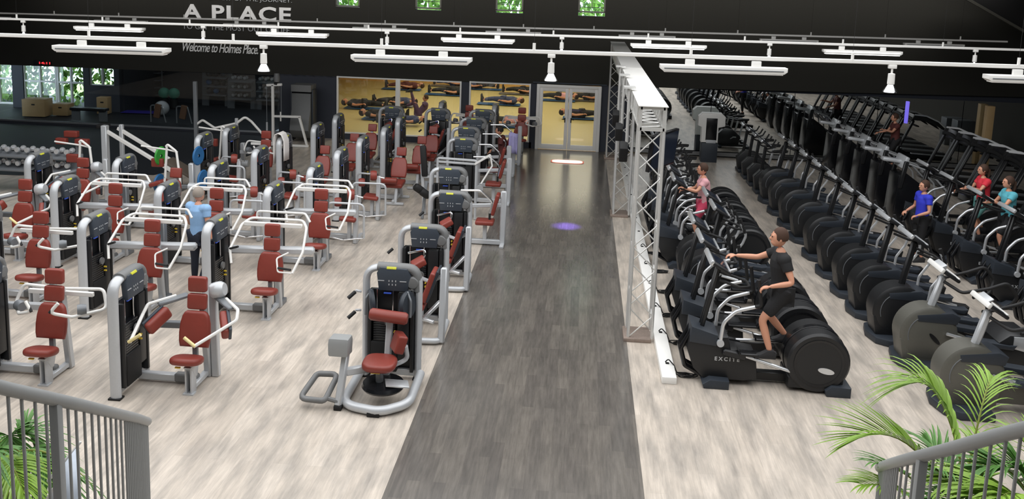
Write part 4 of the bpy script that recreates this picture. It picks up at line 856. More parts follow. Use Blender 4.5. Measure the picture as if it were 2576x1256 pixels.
def m_front(silver=False):
    o = thing('stride_trainer'); H1 = 'olive' if silver else 'black'; mm = 'frame' if silver else 'black'
    b = MB(); b.prism([(-.95, -.3), (-.78, -.42), (-.35, -.42), (-.3, .42), (-.78, .42), (-.95, .3), (-1.02, 0)], 'z', 0, .11, bevel=.02); b.build('front_plinth', 'slate2', o)
    b = MB(); b.lathe([(0, -.19), (.36, -.19), (.41, -.16), (.41, .16), (.36, .19), (0, .19)], (-.58, 0, .50), (0, 1, 0), 40); b.prism([(-.92, .1), (-.25, .1), (-.18, .5), (-.98, .42)], 'y', -.185, .185, bevel=.02); d = b.build('drum_housing', H1, o)
    for s in (-1, 1): b = MB(); b.tube([(-.58 + .3 * cos(t), s * .192, .5 + .3 * sin(t)) for t in [pi * (.35 + j / 12 * .75) for j in range(13)]], .006, 5); b.build('trim_line', 'framed', d)
    b = MB(); b.lathe([(0, 0), (.1, 0), (.1, .008), (0, .008)], (0, 0, 0), (0, 0, 1), 24)
    for v in b.bm.verts: v.co = Vector((-.5 + v.co.x * .8, -.19 - v.co.z, .45 + v.co.y * .42 - v.co.x * .7))
    b.build('maker_badge', 'gloss', d)
    b = MB(); b.prism([(-.78, .80), (-.28, .86), (-.16, .80), (-.2, .68), (-.76, .70)], 'y', -.2, .2, bevel=.02); b.build('housing_collar', 'slate2', o)
    b = MB(); b.prism([(-.2, .12), (.95, .1), (.98, .24), (.3, .32), (-.2, .52)], 'y', -.1, .1, bevel=.02); b.build('centre_beam', H1 if silver else 'blackm', o)
    b = MB(); b.prism([(.75, 0), (1.0, 0), (1.0, .1), (.75, .1)], 'y', -.34, .34, bevel=.015); b.build('rear_foot', 'slate2', o)
    if silver:
        b = MB(); b.prism([(.35, .1), (1.0, .12), (1.12, .4), (.8, .62), (.5, .62), (.35, .5)], 'y', -.3, .3, bevel=.04); b.build('rear_housing', 'black', o)
        b = MB(); b.prism([(.55, .42), (1.06, .30), (1.06, .46), (.82, .6), (.55, .6)], 'y', -.315, .315, bevel=.02); b.build('rear_trim', 'silver', o)
    b = MB(); b.bar((-.58, 0, .66), (-.40, 0, 1.36 if silver else 1.6), .1 if silver else .07, .1, .025); b.build('mast', mm, o)
    for s in (-1, 1):
        b = MB(); b.prism([(-.1, .46), (.55, .40), (.6, .48), (.5, .47), (-.05, .53)], 'y', s * .24 - .09, s * .24 + .09, bevel=.01); b.build('pedal', 'slate2', o)
        b = MB(); b.cyl((-.35, s * .22, .55), (.7, s * .22, .3), .024, seg=8); b.build('drive_rod', 'silver', o)
        if silver:
            b = MB(); b.tube(fillet([(-.42, s * .1, 1.3), (-.25, s * .33, 1.22), (.1, s * .36, 1.32), (.34, s * .36, 1.42), (.5, s * .36, 1.22), (.42, s * .3, 1.02), (.15, s * .2, .98)], .1, 6), .024, 10); b.build('handlebar', 'grip', o)
        else:
            b = MB(); b.tube(fillet([(-.2, s * .24, .72), (-.18, s * .25, .95), (-.05, s * .26, 1.15), (.0, s * .27, 1.3), (-.1, s * .27, 1.5)], .12, 5), .022, 8); a = b.build('handle_arm', 'silver', o)
            b = MB(); b.tube([(-.02, s * .27, 1.34), (-.12, s * .27, 1.58)], .026, 8); b.build('hand_grip', 'grip', a)
    if not silver: b = MB(); b.tube(fillet([(-.42, -.2, 1.48), (-.15, -.2, 1.38), (-.05, -.1, 1.36), (-.05, .1, 1.36), (-.15, .2, 1.38), (-.42, .2, 1.48)], .08, 4), .02, 8); b.build('centre_handle', 'grip', o)
    console(o, -.38 if silver else -.42, 1.36 if silver else 1.6, .5 if silver else .56, 'white' if silver else 'silver')
    if silver: b = MB(); b.box((-.47, 0, 1.53), (.12, .3, .02), rot=(0, -.5, 0), bevel=.01); b.build('reading_rack', 'frame', o)
    return o
def m_tread():
    o = thing('treadmill')
    b = MB(); b.prism([(-.9, .03), (1.05, .03), (1.08, .14), (-.3, .2), (-.9, .2)], 'y', -.42, .42, bevel=.015); b.build('deck', 'black', o)
    b = MB(); b.box((.35, 0, .195), (1.4, .52, .02), rot=(0, .045, 0), bevel=.006); b.build('running_belt', 'blackm', o)
    for s in (-1, 1):
        b = MB(); b.bar((-.25, s * .35, .21), (1.06, s * .35, .15), .14, .03, .01); b.build('side_rail', 'silver', o)
        b = MB(); b.bar((-.8, s * .4, .1), (-.28, s * .4, 1.32), .07, .13, .02, up=(0, 1, 0)); b.build('upright', 'black', o)
        b = MB(); b.bar((-.765, s * .44, .2), (-.29, s * .44, 1.3), .012, .03, .004, up=(0, 1, 0)); b.build('upright_trim', 'silver', o)
        b = MB(); b.prism([(-.36, 1.34), (-.28, 1.50), (.1, 1.47), (.5, 1.30), (.85, 1.0), (.9, .93), (.45, 1.18), (.05, 1.32)], 'y', s * .42 - .035, s * .42 + .035, bevel=.015); h_ = b.build('side_handrail', 'grip', o)
        b = MB(); b.tube(fillet([(-.26, s * .42, 1.50), (.1, s * .42, 1.475), (.5, s * .42, 1.305), (.82, s * .42, 1.03)], .3, 5), .022, 8, ry=.045); b.build('handrail_trim', 'bright', h_)
    b = MB(); b.prism([(-1.0, .04), (-.4, .04), (-.38, .24), (-.55, .32), (-.85, .30), (-1.0, .18)], 'y', -.4, .4, bevel=.04); b.build('motor_hood', 'gloss', o)
    b = MB(); n = 10
    pr = []
    for k in range(n + 1):
        t = -1 + 2 * k / n; pr.append((t * .46, 1.38 + .05 * (1 - t * t)))
    lo = [(y, z - .09) for y, z in reversed(pr)]
    b.prism(pr + lo, 'x', -.36, -.30, bevel=.01); b.build('console_arch', 'blackm', o)
    b = MB(); b.box((-.24, 0, 1.36), (.1, .62, .3), rot=(0, .35, 0), bevel=.03); c = b.build('console', 'black', o)
    b = MB(); b.box((-.19, 0, 1.38), (.006, .44, .22), rot=(0, .35, 0)); b.build('console_screen', 'screen', c)
    b = MB(); b.box((-.1, 0, 1.12), (.12, .6, .05), rot=(0, .2, 0), bevel=.015); b.build('front_bar', 'grip', o)
    return o
def m_step():
    o = thing('stair_climber')
    b = MB(); b.prism([(-.5, .0), (.75, .0), (.75, .3), (.3, .62), (.0, 1.0), (-.35, 1.25), (-.55, 1.2), (-.6, .3)], 'y', -.33, .33, bevel=.04); b.build('body', 'gloss', o)
    for k in range(4): b = MB(); b.box((.62 - k * .17, 0, .34 + k * .17), (.2, .5, .03), bevel=.006); b.build('step', 'blackm', o)
    for s in (-1, 1):
        b = MB(); b.tube(fillet([(.7, s * .38, .1), (.55, s * .38, .9), (.1, s * .38, 1.35), (-.35, s * .36, 1.5)], .12, 5), .022, 8); b.build('hand_rail', 'silver', o)
        b = MB(); b.bar((-.5, s * .32, .9), (-.4, s * .32, 1.55), .08, .1, .02); b.build('mast', 'black', o)
    b = MB(); b.box((-.62, 0, 1.52), (.5, .22, .09), rot=(0, .1, 0), bevel=.035); b.box((-.4, 0, 1.5), (.1, .6, .3), rot=(0, .3, 0), bevel=.03); b.build('console', 'frame', o)
    return o
def m_bike():
    o = thing('exercise_bike')
    b = MB(); b.prism([(-.5, .1), (.2, .1), (.25, .4), (.0, .62), (-.35, .66), (-.55, .45)], 'y', -.13, .13, bevel=.04); b.build('drum_housing', 'black', o)
    for x in (-.45, .5): b = MB(); b.box((x, 0, .05), (.12, .55, .1), bevel=.02); b.build('foot', 'slate2', o)
    b = MB(); b.bar((-.4, 0, .08), (.5, 0, .08), .1, .08); b.build('base_beam', 'black', o)
    b = MB(); b.bar((-.35, 0, .6), (-.28, 0, 1.25), .08, .08, .015); b.build('mast', 'black', o)
    b = MB(); b.bar((.2, 0, .3), (.35, 0, .95), .06, .06, .01); b.build('seat_post', 'silver', o)
    b = MB(); b.prism([(.12, .94), (.5, .96), (.52, 1.02), (.3, 1.02), (.12, .99)], 'y', -.1, .1, bevel=.025); b.build('saddle', 'blackm', o)
    for s in (-1, 1): b = MB(); b.tube(fillet([(-.3, s * .05, 1.18), (-.2, s * .24, 1.15), (.05, s * .26, 1.22), (.12, s * .26, 1.36)], .08, 4), .022, 8); b.build('handlebar', 'grip', o)
    for s in (-1, 1): b = MB(); b.box((-.1 + s * .12, s * .2, .32 + s * .08), (.12, .1, .03)); b.bar((-.1, s * .15, .32), (-.1 + s * .12, s * .15, .32 + s * .08), .02, .03); b.build('pedal', 'silver', o)
    console(o, -.3, 1.3, .42)
    return o
PROTO['rear'] = (m_rear(), False); PROTO['front'] = (m_front(), False); PROTO['old'] = (m_front(True), False); PROTO['tread'] = (m_tread(), False); PROTO['step'] = (m_step(), False); PROTO['bike'] = (m_bike(), False)
ORD = ['first', 'second', 'third', 'fourth', 'fifth', 'sixth', 'seventh', 'eighth', 'ninth', 'tenth', 'eleventh', 'twelfth', 'thirteenth', 'fourteenth', 'fifteenth', 'sixteenth']
# row beside the truss
rowA = [('rear', 11.70), ('rear', 12.72), ('rear', 13.74), ('front', 14.75), ('front', 15.70), ('rear', 16.75), ('rear', 17.75), ('rear', 18.75), ('rear', 19.8), ('bike', 20.9), ('bike', 21.8), ('bike', 22.7), ('bike', 23.6), ('bike', 24.5)]
for k, (kd, y) in enumerate(rowA):
    lab = {'rear': 'black crosstrainer with rear drum, %s machine from the front in the row beside the truss', 'front': 'black stride trainer, %s machine from the front in the row beside the truss', 'bike': 'black exercise bike, %s machine from the front in the row beside the truss'}[kd] % ORD[k]
    if k == 0: lab = 'black crosstrainer with rear drum ridden by the person in black, frontmost beside the truss'
    place(kd, (2.72 if kd == 'rear' else 2.9 if kd == 'front' else 2.6, y, 0), 0, lab, 'cardio machine', 'cardio machines in the row beside the truss')
# middle row
place('old', (5.86, 11.35, 0), 0, 'bronze grey stride trainer nearest the stairs, partly behind the palm frond', 'cardio machine', 'bronze grey stride trainers')
place('old', (5.82, 12.72, 0), 0, 'bronze grey stride trainer, second from the stairs in the middle row', 'cardio machine', 'bronze grey stride trainers')
rowB = [('front', 13.62), ('front', 14.66), ('front', 15.62), ('front', 16.66), ('front', 17.75), ('front', 18.95), ('front', 20.1), ('front', 21.25), ('front', 22.4), ('bike', 23.4), ('bike', 24.3), ('bike', 25.2), ('bike', 26.1)]
for k, (kd, y) in enumerate(rowB):
    lab = ('black stride trainer with floor plinth, %s behind the bronze grey ones in the middle row' if kd == 'front' else 'black exercise bike, %s behind the bronze grey machines in the middle row') % ORD[k]
    place(kd, (5.72 if kd == 'front' else 5.3, y, 0), 0, lab, 'cardio machine', 'cardio machines in the middle row')
rowC = [('rear', 12.9), ('rear', 14.25), ('rear', 15.6), ('rear', 16.9), ('rear', 18.2), ('rear', 19.5), ('step', 21.0), ('step', 22.4), ('step', 23.8), ('step', 25.2), ('step', 26.6)]
for k, (kd, y) in enumerate(rowC):
    lab = ('black crosstrainer with rear drum, %s from the front in the outer row near the treadmills' if kd == 'rear' else 'tall black stair climber, %s from the front in the outer row near the treadmills') % ORD[k]
    place(kd, (8.45 if kd == 'rear' else 8.1, y, 0), 0, lab, 'cardio machine', 'cardio machines in the outer row')
for k in range(11):
    y = 16.6 + k * .98
    place('tread', (11.3, y, 0), 0, 'black treadmill with silver console arch, %s from the front along the outer side' % ORD[k], 'treadmill', 'treadmills along the outer side')
# kiosk by the mirror
P = atY(1785, 388, 27.3)
o = thing('white_kiosk', (P.x, 27.4, 0)); tag(o, 'white rounded measuring kiosk standing before the wall mirror', 'kiosk')
b = MB(); b.prism([(-.42, 1.45), (-.3, 1.56), (.3, 1.56), (.42, 1.45), (.42, 1.15), (.22, 1.1), (.22, .62), (-.3, .62), (-.3, 1.1), (-.42, 1.15)], 'y', -.15, .15, bevel=.03); b.build('body', 'white', o)
b = MB(); b.box((0, -.155, 1.05), (.34, .02, .7), bevel=.01); b.build('screen_panel', 'gloss', o)
b = MB(); b.box((-.03, 0, .3), (.5, .4, .62), bevel=.02); b.build('pedestal', 'slate2', o)
b = MB(); b.box((0, -.17, .66), (.3, .02, .1), bevel=.005); b.build('paper_slot', 'frame', o)
# grey cabinets on the outer side, and a post standing in for a pillar's mirror reflection
for k, (x, y, sx, sz, lab) in enumerate([(13.6, 24.5, .6, 1.1, 'grey low cabinet beyond the treadmills, nearer the mirror'), (13.8, 23.2, .7, 1.0, 'grey low cabinet beyond the treadmills, nearer the stairs')]):
    o = thing('cabinet', (x, y, 0)); tag(o, lab, 'cabinet'); b = MB(); b.box((0, 0, sz / 2), (sx, .5, sz), bevel=.01); b.build('body', 'framed', o); b = MB(); b.box((0, -.26, sz / 2), (sx - .06, .02, sz - .08), bevel=.005); b.build('door', 'cap', o)
for k, (x, y, m_, lab) in enumerate([(12.7, 27.85, 'wood', 'brown pillar reflection built as a post before the mirror beyond the treadmills')]):
    b = MB(); b.box((x, y, 1.05), (.22, .22, 2.1), bevel=.01); o = b.build('pillar_reflection', m_); tag(o, lab, 'pillar')
b = MB(); b.box((10.3, 28.065, 1.75), (.09, .06, .7), bevel=.01); o = b.build('light_strip', mat('violet_light', (.2, .15, .9), .4, emit=(.25, .2, 1), es=.6)); tag(o, 'violet glowing upright light strip against the wall mirror', 'light')
# ================================================================ RAILINGS
def railing(name, xs, rail_pts, Y0, step, label, turn, post_at, end_w):
    """xs: photo columns of successive balusters; the rail sinks away from the viewer like a curved stair"""
    pts = []; Y = Y0
    def ry(px):
        for (a, b_), (c, d_) in zip(rail_pts, rail_pts[1:]):
            if min(a, c) <= px <= max(a, c): return b_ + (d_ - b_) * (px - a) / (c - a)
        return rail_pts[0][1] if abs(px - rail_pts[0][0]) < abs(px - rail_pts[-1][0]) else rail_pts[-1][1]
    prev = None
    for px in xs:
        if prev is not None:
            q0 = atY(prev, ry(prev), Y).x; dx = atY(px, ry(px), Y).x - q0
            Y += sqrt(max(step * step - dx * dx, (step * .35) ** 2))
        prev = px; p = atY(px, ry(px), Y); pts.append(p)
    # beyond the tangent the curve swings back out of sight behind the end panel
    d = (pts[-1] - Vector((0, 0, CAM_H))).normalized() * step
    for k in range(4): pts.append(pts[-1] + d)
    o = thing(name, (0, 0, 0)); tag(o, label, 'railing', 'curved stair railings')
    b = MB(); b.tube(pts, .034, 12); b.build('handrail', 'rail', o)
    b = MB(); b.tube([p - Vector((0, 0, 1.0)) for p in pts], .02, 8); b.build('bottom_rail', 'rail', o)
    n = len(xs)
    for i, p in enumerate(pts):
        b = MB()
        if i in post_at: b.box(p - Vector((0, 0, .62)), (.05, .05, 1.2), bevel=.006); b.build('post', 'rail', o)
        else: b.cyl(p - Vector((0, 0, 1.0)), p - Vector((0, 0, .02)), .0085, seg=8); b.build('baluster', 'rail', o)
    for i in range(n - 1 - end_w, len(pts) - 1):
        q = (pts[i] + pts[i + 1]) / 2; b = MB(); b.cyl(q - Vector((0, 0, 1.0)), q - Vector((0, 0, .02)), .0085, seg=8); b.build('baluster', 'rail', o)
    return o, pts
xl = [-84, -49, -15, 19, 53, 87, 114, 139, 170, 190, 211, 230, 247, 264, 278, 291, 303, 314, 324, 333, 341, 348, 355, 361, 366, 370]
railing('stair_railing', xl, [(-90, 946), (0, 975), (100, 997), (200, 1019), (300, 1043), (345, 1053), (372, 1062)], 3.55, .108, 'grey curved stair railing on the strength machine side', 1, {7}, 8)
xr = [2688, 2646, 2608, 2570, 2533, 2495, 2458, 2427, 2400, 2373, 2350, 2321, 2302, 2285, 2271, 2260, 2250, 2242, 2235, 2229, 2224, 2220, 2216, 2213]
railing('stair_railing', xr, [(2700, 1050), (2576, 1080), (2490, 1102), (2394, 1129), (2300, 1152), (2240, 1168), (2212, 1178)], 3.55, .115, 'grey curved stair railing on the cardio machine side, with palms behind', -1, {11}, 8)
# folding poster boards behind the left railing
o = thing('poster_stand', (0, 0, 0)); tag(o, 'pale blue slanted display board on a stand behind the stair railing', 'display stand')
a, b_, c, d_ = atY(150, 1184, 5.6), atY(198, 1120, 5.7), atY(200, 1300, 5.5), atY(150, 1330, 5.4)
b = MB(); b.quad(a, b_, c, d_); q = b.build('board', mat('pale_blue_board', hexc(205, 215, 228), .35), o); md = q.modifiers.new('s', 'SOLIDIFY'); md.thickness = .015
b = MB(); b.bar(a + Vector((-.1, 0, -.1)), b_ + Vector((.02, 0, .03)), .02, .02); b.build('board_edge', 'white', o)
a, b_, c, d_ = atY(118, 1256, 5.2), atY(146, 1212, 5.2), atY(150, 1330, 5.2), atY(112, 1340, 5.2)
b = MB(); b.quad(a, b_, c, d_); q = b.build('board', 'frame', o); md = q.modifiers.new('s', 'SOLIDIFY'); md.thickness = .015
b = MB(); b.bar(a, b_, .018, .018); b.build('board_edge', 'white', o)
b = MB(); q = (c + d_) / 2; b.cyl((q.x, q.y, 0), (q.x, q.y, q.z + .1), .02, seg=8); q = atY(175, 1300, 5.5); b.cyl((q.x, q.y, 0), (q.x, q.y, q.z), .02, seg=8); b.build('stand_pole', 'frame', o)
# ================================================================ PALMS
def frond(root, base, tip, rise, n, ll, width, seed, m='leaf', spread=1.0, droop=.35, side=Vector((0, 0, 1))):
    R = random.Random(seed); base, tip = Vector(base), Vector(tip); ctrl = (base + tip) / 2 + Vector((0, 0, rise))
    P = lambda t: base * (1 - t) ** 2 + ctrl * 2 * t * (1 - t) + tip * t * t
    b = MB(); b.tube([P(k / 12) for k in range(13)], [.010 * (1 - k / 14) + .002 for k in range(13)], 6); s = b.build('frond_stem', 'stem', root)
    b = MB()
    for i in range(n):
        t = .30 + .70 * i / (n - 1); p = P(t); T = (P(min(1, t + .02)) - P(t - .02)).normalized()
        S_ = T.cross(Vector((0, 0, 1))).normalized(); U = S_.cross(T).normalized()
        L = ll * (.55 + .75 * sin(pi * min(1, (1 - t) * 1.1 + .12))) * R.uniform(.85, 1.1)
        for sg in (-1, 1):
            ang = (1.05 - .75 * t) * spread + R.uniform(-.1, .1)
            D = (T * cos(ang) + S_ * sg * sin(ang) + U * .22).normalized()
            N_ = D.cross(Vector((0, 0, 1))).normalized(); pr = None
            for k in range(6):
                u = k / 5; c = p + D * L * u + Vector((0, 0, -1)) * droop * L * u * u; w = width * (1 - u) ** .6 * (1 if k else .45) * (.6 + .4 * min(1, u * 4)) + .0006
                row = [b.bm.verts.new(c - N_ * w), b.bm.verts.new(c - Vector((0, 0, w * .5))), b.bm.verts.new(c + N_ * w)]
                if pr:
                    b.bm.faces.new((pr[0], pr[1], row[1], row[0])); b.bm.faces.new((pr[1], pr[2], row[2], row[1]))
                pr = row
    b.build('frond', m, s)
def palm(base, label, fr, h):
    o = thing('potted_palm', base); tag(o, label, 'palm', 'potted palms at the foot of the stairs')
    b = MB(); b.lathe([(0, 0), (.22, 0), (.28, .45), (.26, .47), (.24, .42), (0, .42)], seg=24); b.build('pot', 'framed', o)
    b = MB(); 
    for k in range(5): b.tube([(.05 * cos(k * 1.3), .05 * sin(k * 1.3), .4), (.09 * cos(k * 1.3), .09 * sin(k * 1.3), h)], .022, 7)
    b.build('trunk', 'stem', o)
    B = Vector(base)
    for i, (tip, rise, n, ll, w, m, sp, dr) in enumerate(fr):
        frond(o, (.1 * cos(i), .1 * sin(i), h * .9), Vector(tip) - B, rise, n, ll, w, i * 7 + 1, m, sp, dr)
PY = 6.3; pb = atY(2420, 1290, PY); base = Vector((pb.x, PY, 0)); h = 1.5
T = lambda x, y, Y: atY(x, y, Y)
palm(base, 'tall palm behind the cardio side railing, fronds arching over the floor', [
    (T(2292, 965, 6.5), .75, 24, .42, .013, 'leaf', .85, .5), (T(2165, 1100, 6.2), .55, 24, .40, .013, 'leaf', .9, .2),
    (T(2200, 1165, 5.8), .25, 18, .28, .010, 'leafd', .8, .3), (T(2175, 1220, 5.7), .25, 20, .3, .011, 'leaf', .9, .3),
    (T(2500, 950, 6.9), .7, 20, .36, .010, 'leaf', .8, .5), (T(2330, 1110, 6.8), .3, 20, .32, .012, 'leafd', .9, .35), (T(2470, 1100, 7.0), .25, 20, .32, .012, 'leaf', .9, .4), (T(2350, 1180, 5.7), .2, 22, .34, .014, 'leafd', .9, .4)], h)
base2 = Vector((atY(2560, 1300, 5.9).x + .25, 6.0, 0))
palm(base2, 'bushy palm close behind the cardio side railing near the frame edge', [
    (T(2390, 1215, 5.6), .35, 24, .36, .016, 'leaf', .95, .35), (T(2470, 1180, 5.8), .4, 24, .36, .016, 'leafd', .95, .35), (T(2450, 1250, 5.4), .3, 24, .36, .016, 'leaf', .95, .3),
    (T(2520, 1250, 5.3), .3, 24, .36, .018, 'leaf', .95, .3), (T(2560, 1180, 5.9), .3, 24, .36, .014, 'leafd', .95, .4), (T(2360, 1260, 5.5), .35, 24, .34, .014, 'leafd', .95, .3), (T(2580, 1110, 6.3), .3, 20, .34, .012, 'leaf', .9, .4)], 1.7)
base3 = Vector((atY(-20, 1300, 6.0).x, 6.2, 0))
palm(base3, 'palm behind the strength side railing at the frame edge', [
    (T(85, 1120, 6.3), .35, 24, .34, .016, 'leafd', .9, .5), (T(130, 1215, 5.9), .3, 24, .34, .015, 'leafd', .95, .4), (T(30, 1130, 6.2), .3, 22, .34, .016, 'leafd', .95, .5), (T(60, 1240, 5.6), .25, 24, .34, .016, 'leaf', .95, .4), (T(245, 1235, 5.7), .45, 12, .12, .006, 'leafd', .8, .5), (T(-40, 1180, 5.6), .3, 20, .34, .016, 'leafd', .95, .4)], 1.55)
# ================================================================ PEOPLE
def evald(o):
    bpy.context.view_layer.update(); me = bpy.data.meshes.new_from_object(o.evaluated_get(bpy.context.evaluated_depsgraph_get())); return me
def skinned(verts, edges, root=0, sub=2):
    me = bpy.data.meshes.new('sk'); me.from_pydata([v[0] for v in verts], edges, []); o = bpy.data.objects.new('sk', me); COL.objects.link(o)
    md = o.modifiers.new('s', 'SKIN'); md.use_smooth_shade = True; md.branch_smoothing = .4
    for i, v in enumerate(verts):
        s = me.skin_vertices[0].data[i]; s.radius = v[1] if isinstance(v[1], tuple) else (v[1], v[1]); s.use_root = (i == root)
    m2 = o.modifiers.new('u', 'SUBSURF'); m2.levels = sub; m2.render_levels = sub
    r = evald(o); bpy.data.objects.remove(o); return r
def merged(meshes, vox, smooth=4):
    bm = bmesh.new()
    for m in meshes: bm.from_mesh(m)
    me = bpy.data.meshes.new('mg'); bm.to_mesh(me); bm.free(); o = bpy.data.objects.new('mg', me); COL.objects.link(o)
    r = o.modifiers.new('r', 'REMESH'); r.mode = 'VOXEL'; r.voxel_size = vox; r.use_smooth_shade = True
    s = o.modifiers.new('s', 'SMOOTH'); s.factor = .5; s.iterations = smooth
    q = evald(o); bpy.data.objects.remove(o); return q
def V(*a): return Vector(a)
def person(loc, rz, label, J=None, shirt='black', pants='black', bare_leg=False, hair='brown', sleeve=.5, hairlen=0, pants_len=1.0, vox=.012, scale=1.0, tilt=None, group=None):
    j = dict(pel=V(0, 0, .95), sp=V(0, 0, 1.12), ch=V(0, 0, 1.30), nk=V(.01, 0, 1.46), nt=V(-.01, 0, 1.54), hd=V(-.025, 0, 1.645),
             hl=V(0, -.09, .92), hr=V(0, .09, .92), kl=V(-.03, -.10, .50), kr=V(-.03, .10, .50), al=V(.02, -.10, .08), ar=V(.02, .10, .08),
             sl=V(0, -.18, 1.42), sr=V(0, .18, 1.42), el=V(.03, -.23, 1.14), er=V(.03, .23, 1.14), wl=V(-.03, -.24, .89), wr=V(-.03, .24, .89))
    for k, v in (J or {}).items(): j[k] = Vector(v)
    o = thing('person', loc, rz); o.scale = (scale,) * 3
    if tilt: o.rotation_euler = tilt
    vs = [(j['pel'], (.13, .11)), (j['sp'], (.12, .10)), (j['ch'], (.145, .11)), (j['nk'], .06), (j['nt'], .052)]; es = [(0, 1), (1, 2), (2, 3), (3, 4)]
    for s in 'lr':
        a = len(vs); vs += [(j['s' + s], .062), ((j['s' + s] + j['e' + s]) / 2, .05), (j['e' + s], .038), (j['e' + s].lerp(j['w' + s], .35), .040), (j['w' + s], .025)]
        es += [(2, a), (a, a + 1), (a + 1, a + 2), (a + 2, a + 3), (a + 3, a + 4)]
        a = len(vs); vs += [(j['h' + s], .095), (j['h' + s].lerp(j['k' + s], .5), .078), (j['k' + s], .055), (j['k' + s].lerp(j['a' + s], .35), .056), (j['a' + s], .036)]
        es += [(0, a), (a, a + 1), (a + 1, a + 2), (a + 2, a + 3), (a + 3, a + 4)]
    body = skinned(vs, es, 0)
    # head with face, ears
    b = MB(); h = j['hd']; b.sphere(h, 1, (.098, .076, .118), 24, 18); b.sphere(h + V(-.03, 0, -.055), 1, (.066, .056, .062), 16, 12)
    b.tube([h + V(-.085, 0, .025), h + V(-.112, 0, -.022), h + V(-.09, 0, -.032)], [.009, .015, .01], 8)
    for s in (-1, 1): b.sphere(h + V(.01, s * .077, -.01), 1, (.018, .010, .03), 10, 8); b.sphere(h + V(-.088, s * .032, .03), 1, (.012, .018, .008), 8, 6)
    b.sphere(h + V(-.088, 0, -.062), 1, (.014, .026, .009), 10, 6)
    # hands: palm, four fingers, thumb
    for s in 'lr':
        w, e = j['w' + s], j['e' + s]; d = (w - e).normalized(); sd = V(0, 1, 0) if abs(d.y) < .8 else V(1, 0, 0); sd = (sd - d * sd.dot(d)).normalized(); n = d.cross(sd)
        if n.z > 0: n = -n
        Rm = Matrix((d, sd, n)).transposed()
        b.sphere(w + d * .045, 1, (.052, .042, .020), 12, 8, Rm)
        for q, (off, L) in enumerate(((-.030, .068), (-.010, .078), (.010, .074), (.029, .058))):
            p0 = w + d * .075 + sd * off; p1 = p0 + d * L * .4 + n * .012; p2 = p1 + d * L * .2 + n * L * .4; p3 = p2 - d * L * .12 + n * L * .3
            b.tube([p0 - d * .02, p0, p1, p2, p3], [.010, .0095, .009, .0085, .007], 8)
        t = sd * (1 if s == 'l' else -1); b.tube([w + d * .02 + t * .025, w + d * .05 + t * .05 + n * .01, w + d * .075 + t * .05 + n * .03, w + d * .08 + t * .035 + n * .05], [.012, .011, .010, .008], 8)
    hm = b.mesh('hm', 'skin'); bm_ = merged([body, hm], vox, 2)
    bo = bpy.data.objects.new('body', bm_); COL.objects.link(bo); bo.parent = o; bm_.materials.clear(); bm_.materials.append(M['skin']); bm_.polygons.foreach_set('use_smooth', [True] * len(bm_.polygons))
    b = MB()
    for s in (-1, 1): b.sphere(h + V(-.094, s * .032, .016), .0085, u=8, v=6)
    b.build('eyes', 'blackm', bo)
    # hair
    b = MB(); b.sphere(h + V(.018, 0, .02), 1, (.104, .088, .118), 20, 14)
    for v in list(b.bm.verts):
        if v.co.x < h.x - .062 and v.co.z < h.z + .065: v.co.x = h.x - .05
        if v.co.z < h.z - .03 and not hairlen: v.co.z = h.z - .03
    if hairlen: b.tube([h + V(.07, 0, .03), h + V(.13, 0, .0), h + V(.14, 0, -.12), h + V(.12, 0, -.2)], [.03, .035, .03, .008], 10)
    b.build('hair', 'hair_' + hair, bo)
    def cloth(name, vs, es, m, vx=None):
        me = merged([skinned(vs, es, 0)], vx or vox, 3); q = bpy.data.objects.new(name, me); COL.objects.link(q); q.parent = bo; me.materials.clear(); me.materials.append(M[m]); me.polygons.foreach_set('use_smooth', [True] * len(me.polygons))
    b = MB(); P = [j['pel'] - V(0, 0, .03), j['pel'].lerp(j['sp'], .5), j['sp'], j['ch'], j['ch'].lerp(j['nk'], .55), j['nk'] - V(0, 0, .03), j['nk'] + V(0, 0, .015)]
    RR = [(.168, .14), (.158, .13), (.150, .125), (.172, .135), (.165, .125), (.12, .095), (.068, .066)]; rings = []
    for i, p in enumerate(P):
        T = (P[min(i + 1, len(P) - 1)] - P[max(i - 1, 0)]).normalized(); u = (j['sr'] - j['sl']).normalized(); u = (u - T * u.dot(T)).normalized(); w = T.cross(u)
        rings.append([b.bm.verts.new(p + u * RR[i][0] * cos(a * pi / 10) + w * RR[i][1] * sin(a * pi / 10)) for a in range(20)])
    for A_, B_ in zip(rings, rings[1:]):
        for a in range(20): b.bm.faces.new((A_[a], A_[(a + 1) % 20], B_[(a + 1) % 20], B_[a]))
    b.bm.faces.new(rings[0][::-1]); b.bm.faces.new(rings[-1])
    for s in 'lr':
        q = j['s' + s]; e = q.lerp(j['e' + s], sleeve); c0 = j['ch'].lerp(j['nk'], .5)
        b.tube([c0, c0.lerp(q, .7), q, q.lerp(e, .4), e], [.08, .09, .082, .072, .066], 14); b.sphere(q, .082)
    me = merged([b.mesh('sm', shirt)], vox, 3); q = bpy.data.objects.new('shirt', me); COL.objects.link(q); q.parent = bo; me.materials.clear(); me.materials.append(M[shirt]); me.polygons.foreach_set('use_smooth', [True] * len(me.polygons))
    pv = [(j['pel'] - V(0, 0, .02), (.15, .13))]; pe = []
    for s in 'lr':
        a = len(pv); pv += [(j['h' + s], .112), (j['h' + s].lerp(j['k' + s], .5), .095)]; pe += [(0, a), (a, a + 1)]
        if pants_len > .55: pv.append((j['k' + s], .07)); pe.append((a + 1, a + 2))
        else: pv.append((j['h' + s].lerp(j['k' + s], .85), .085)); pe.append((a + 1, a + 2))
        if pants_len >= 1: pv += [(j['k' + s].lerp(j['a' + s], .35), .068), (j['a' + s] + (j['k' + s] - j['a' + s]) * .12, .048)]; pe += [(a + 2, a + 3), (a + 3, a + 4)]
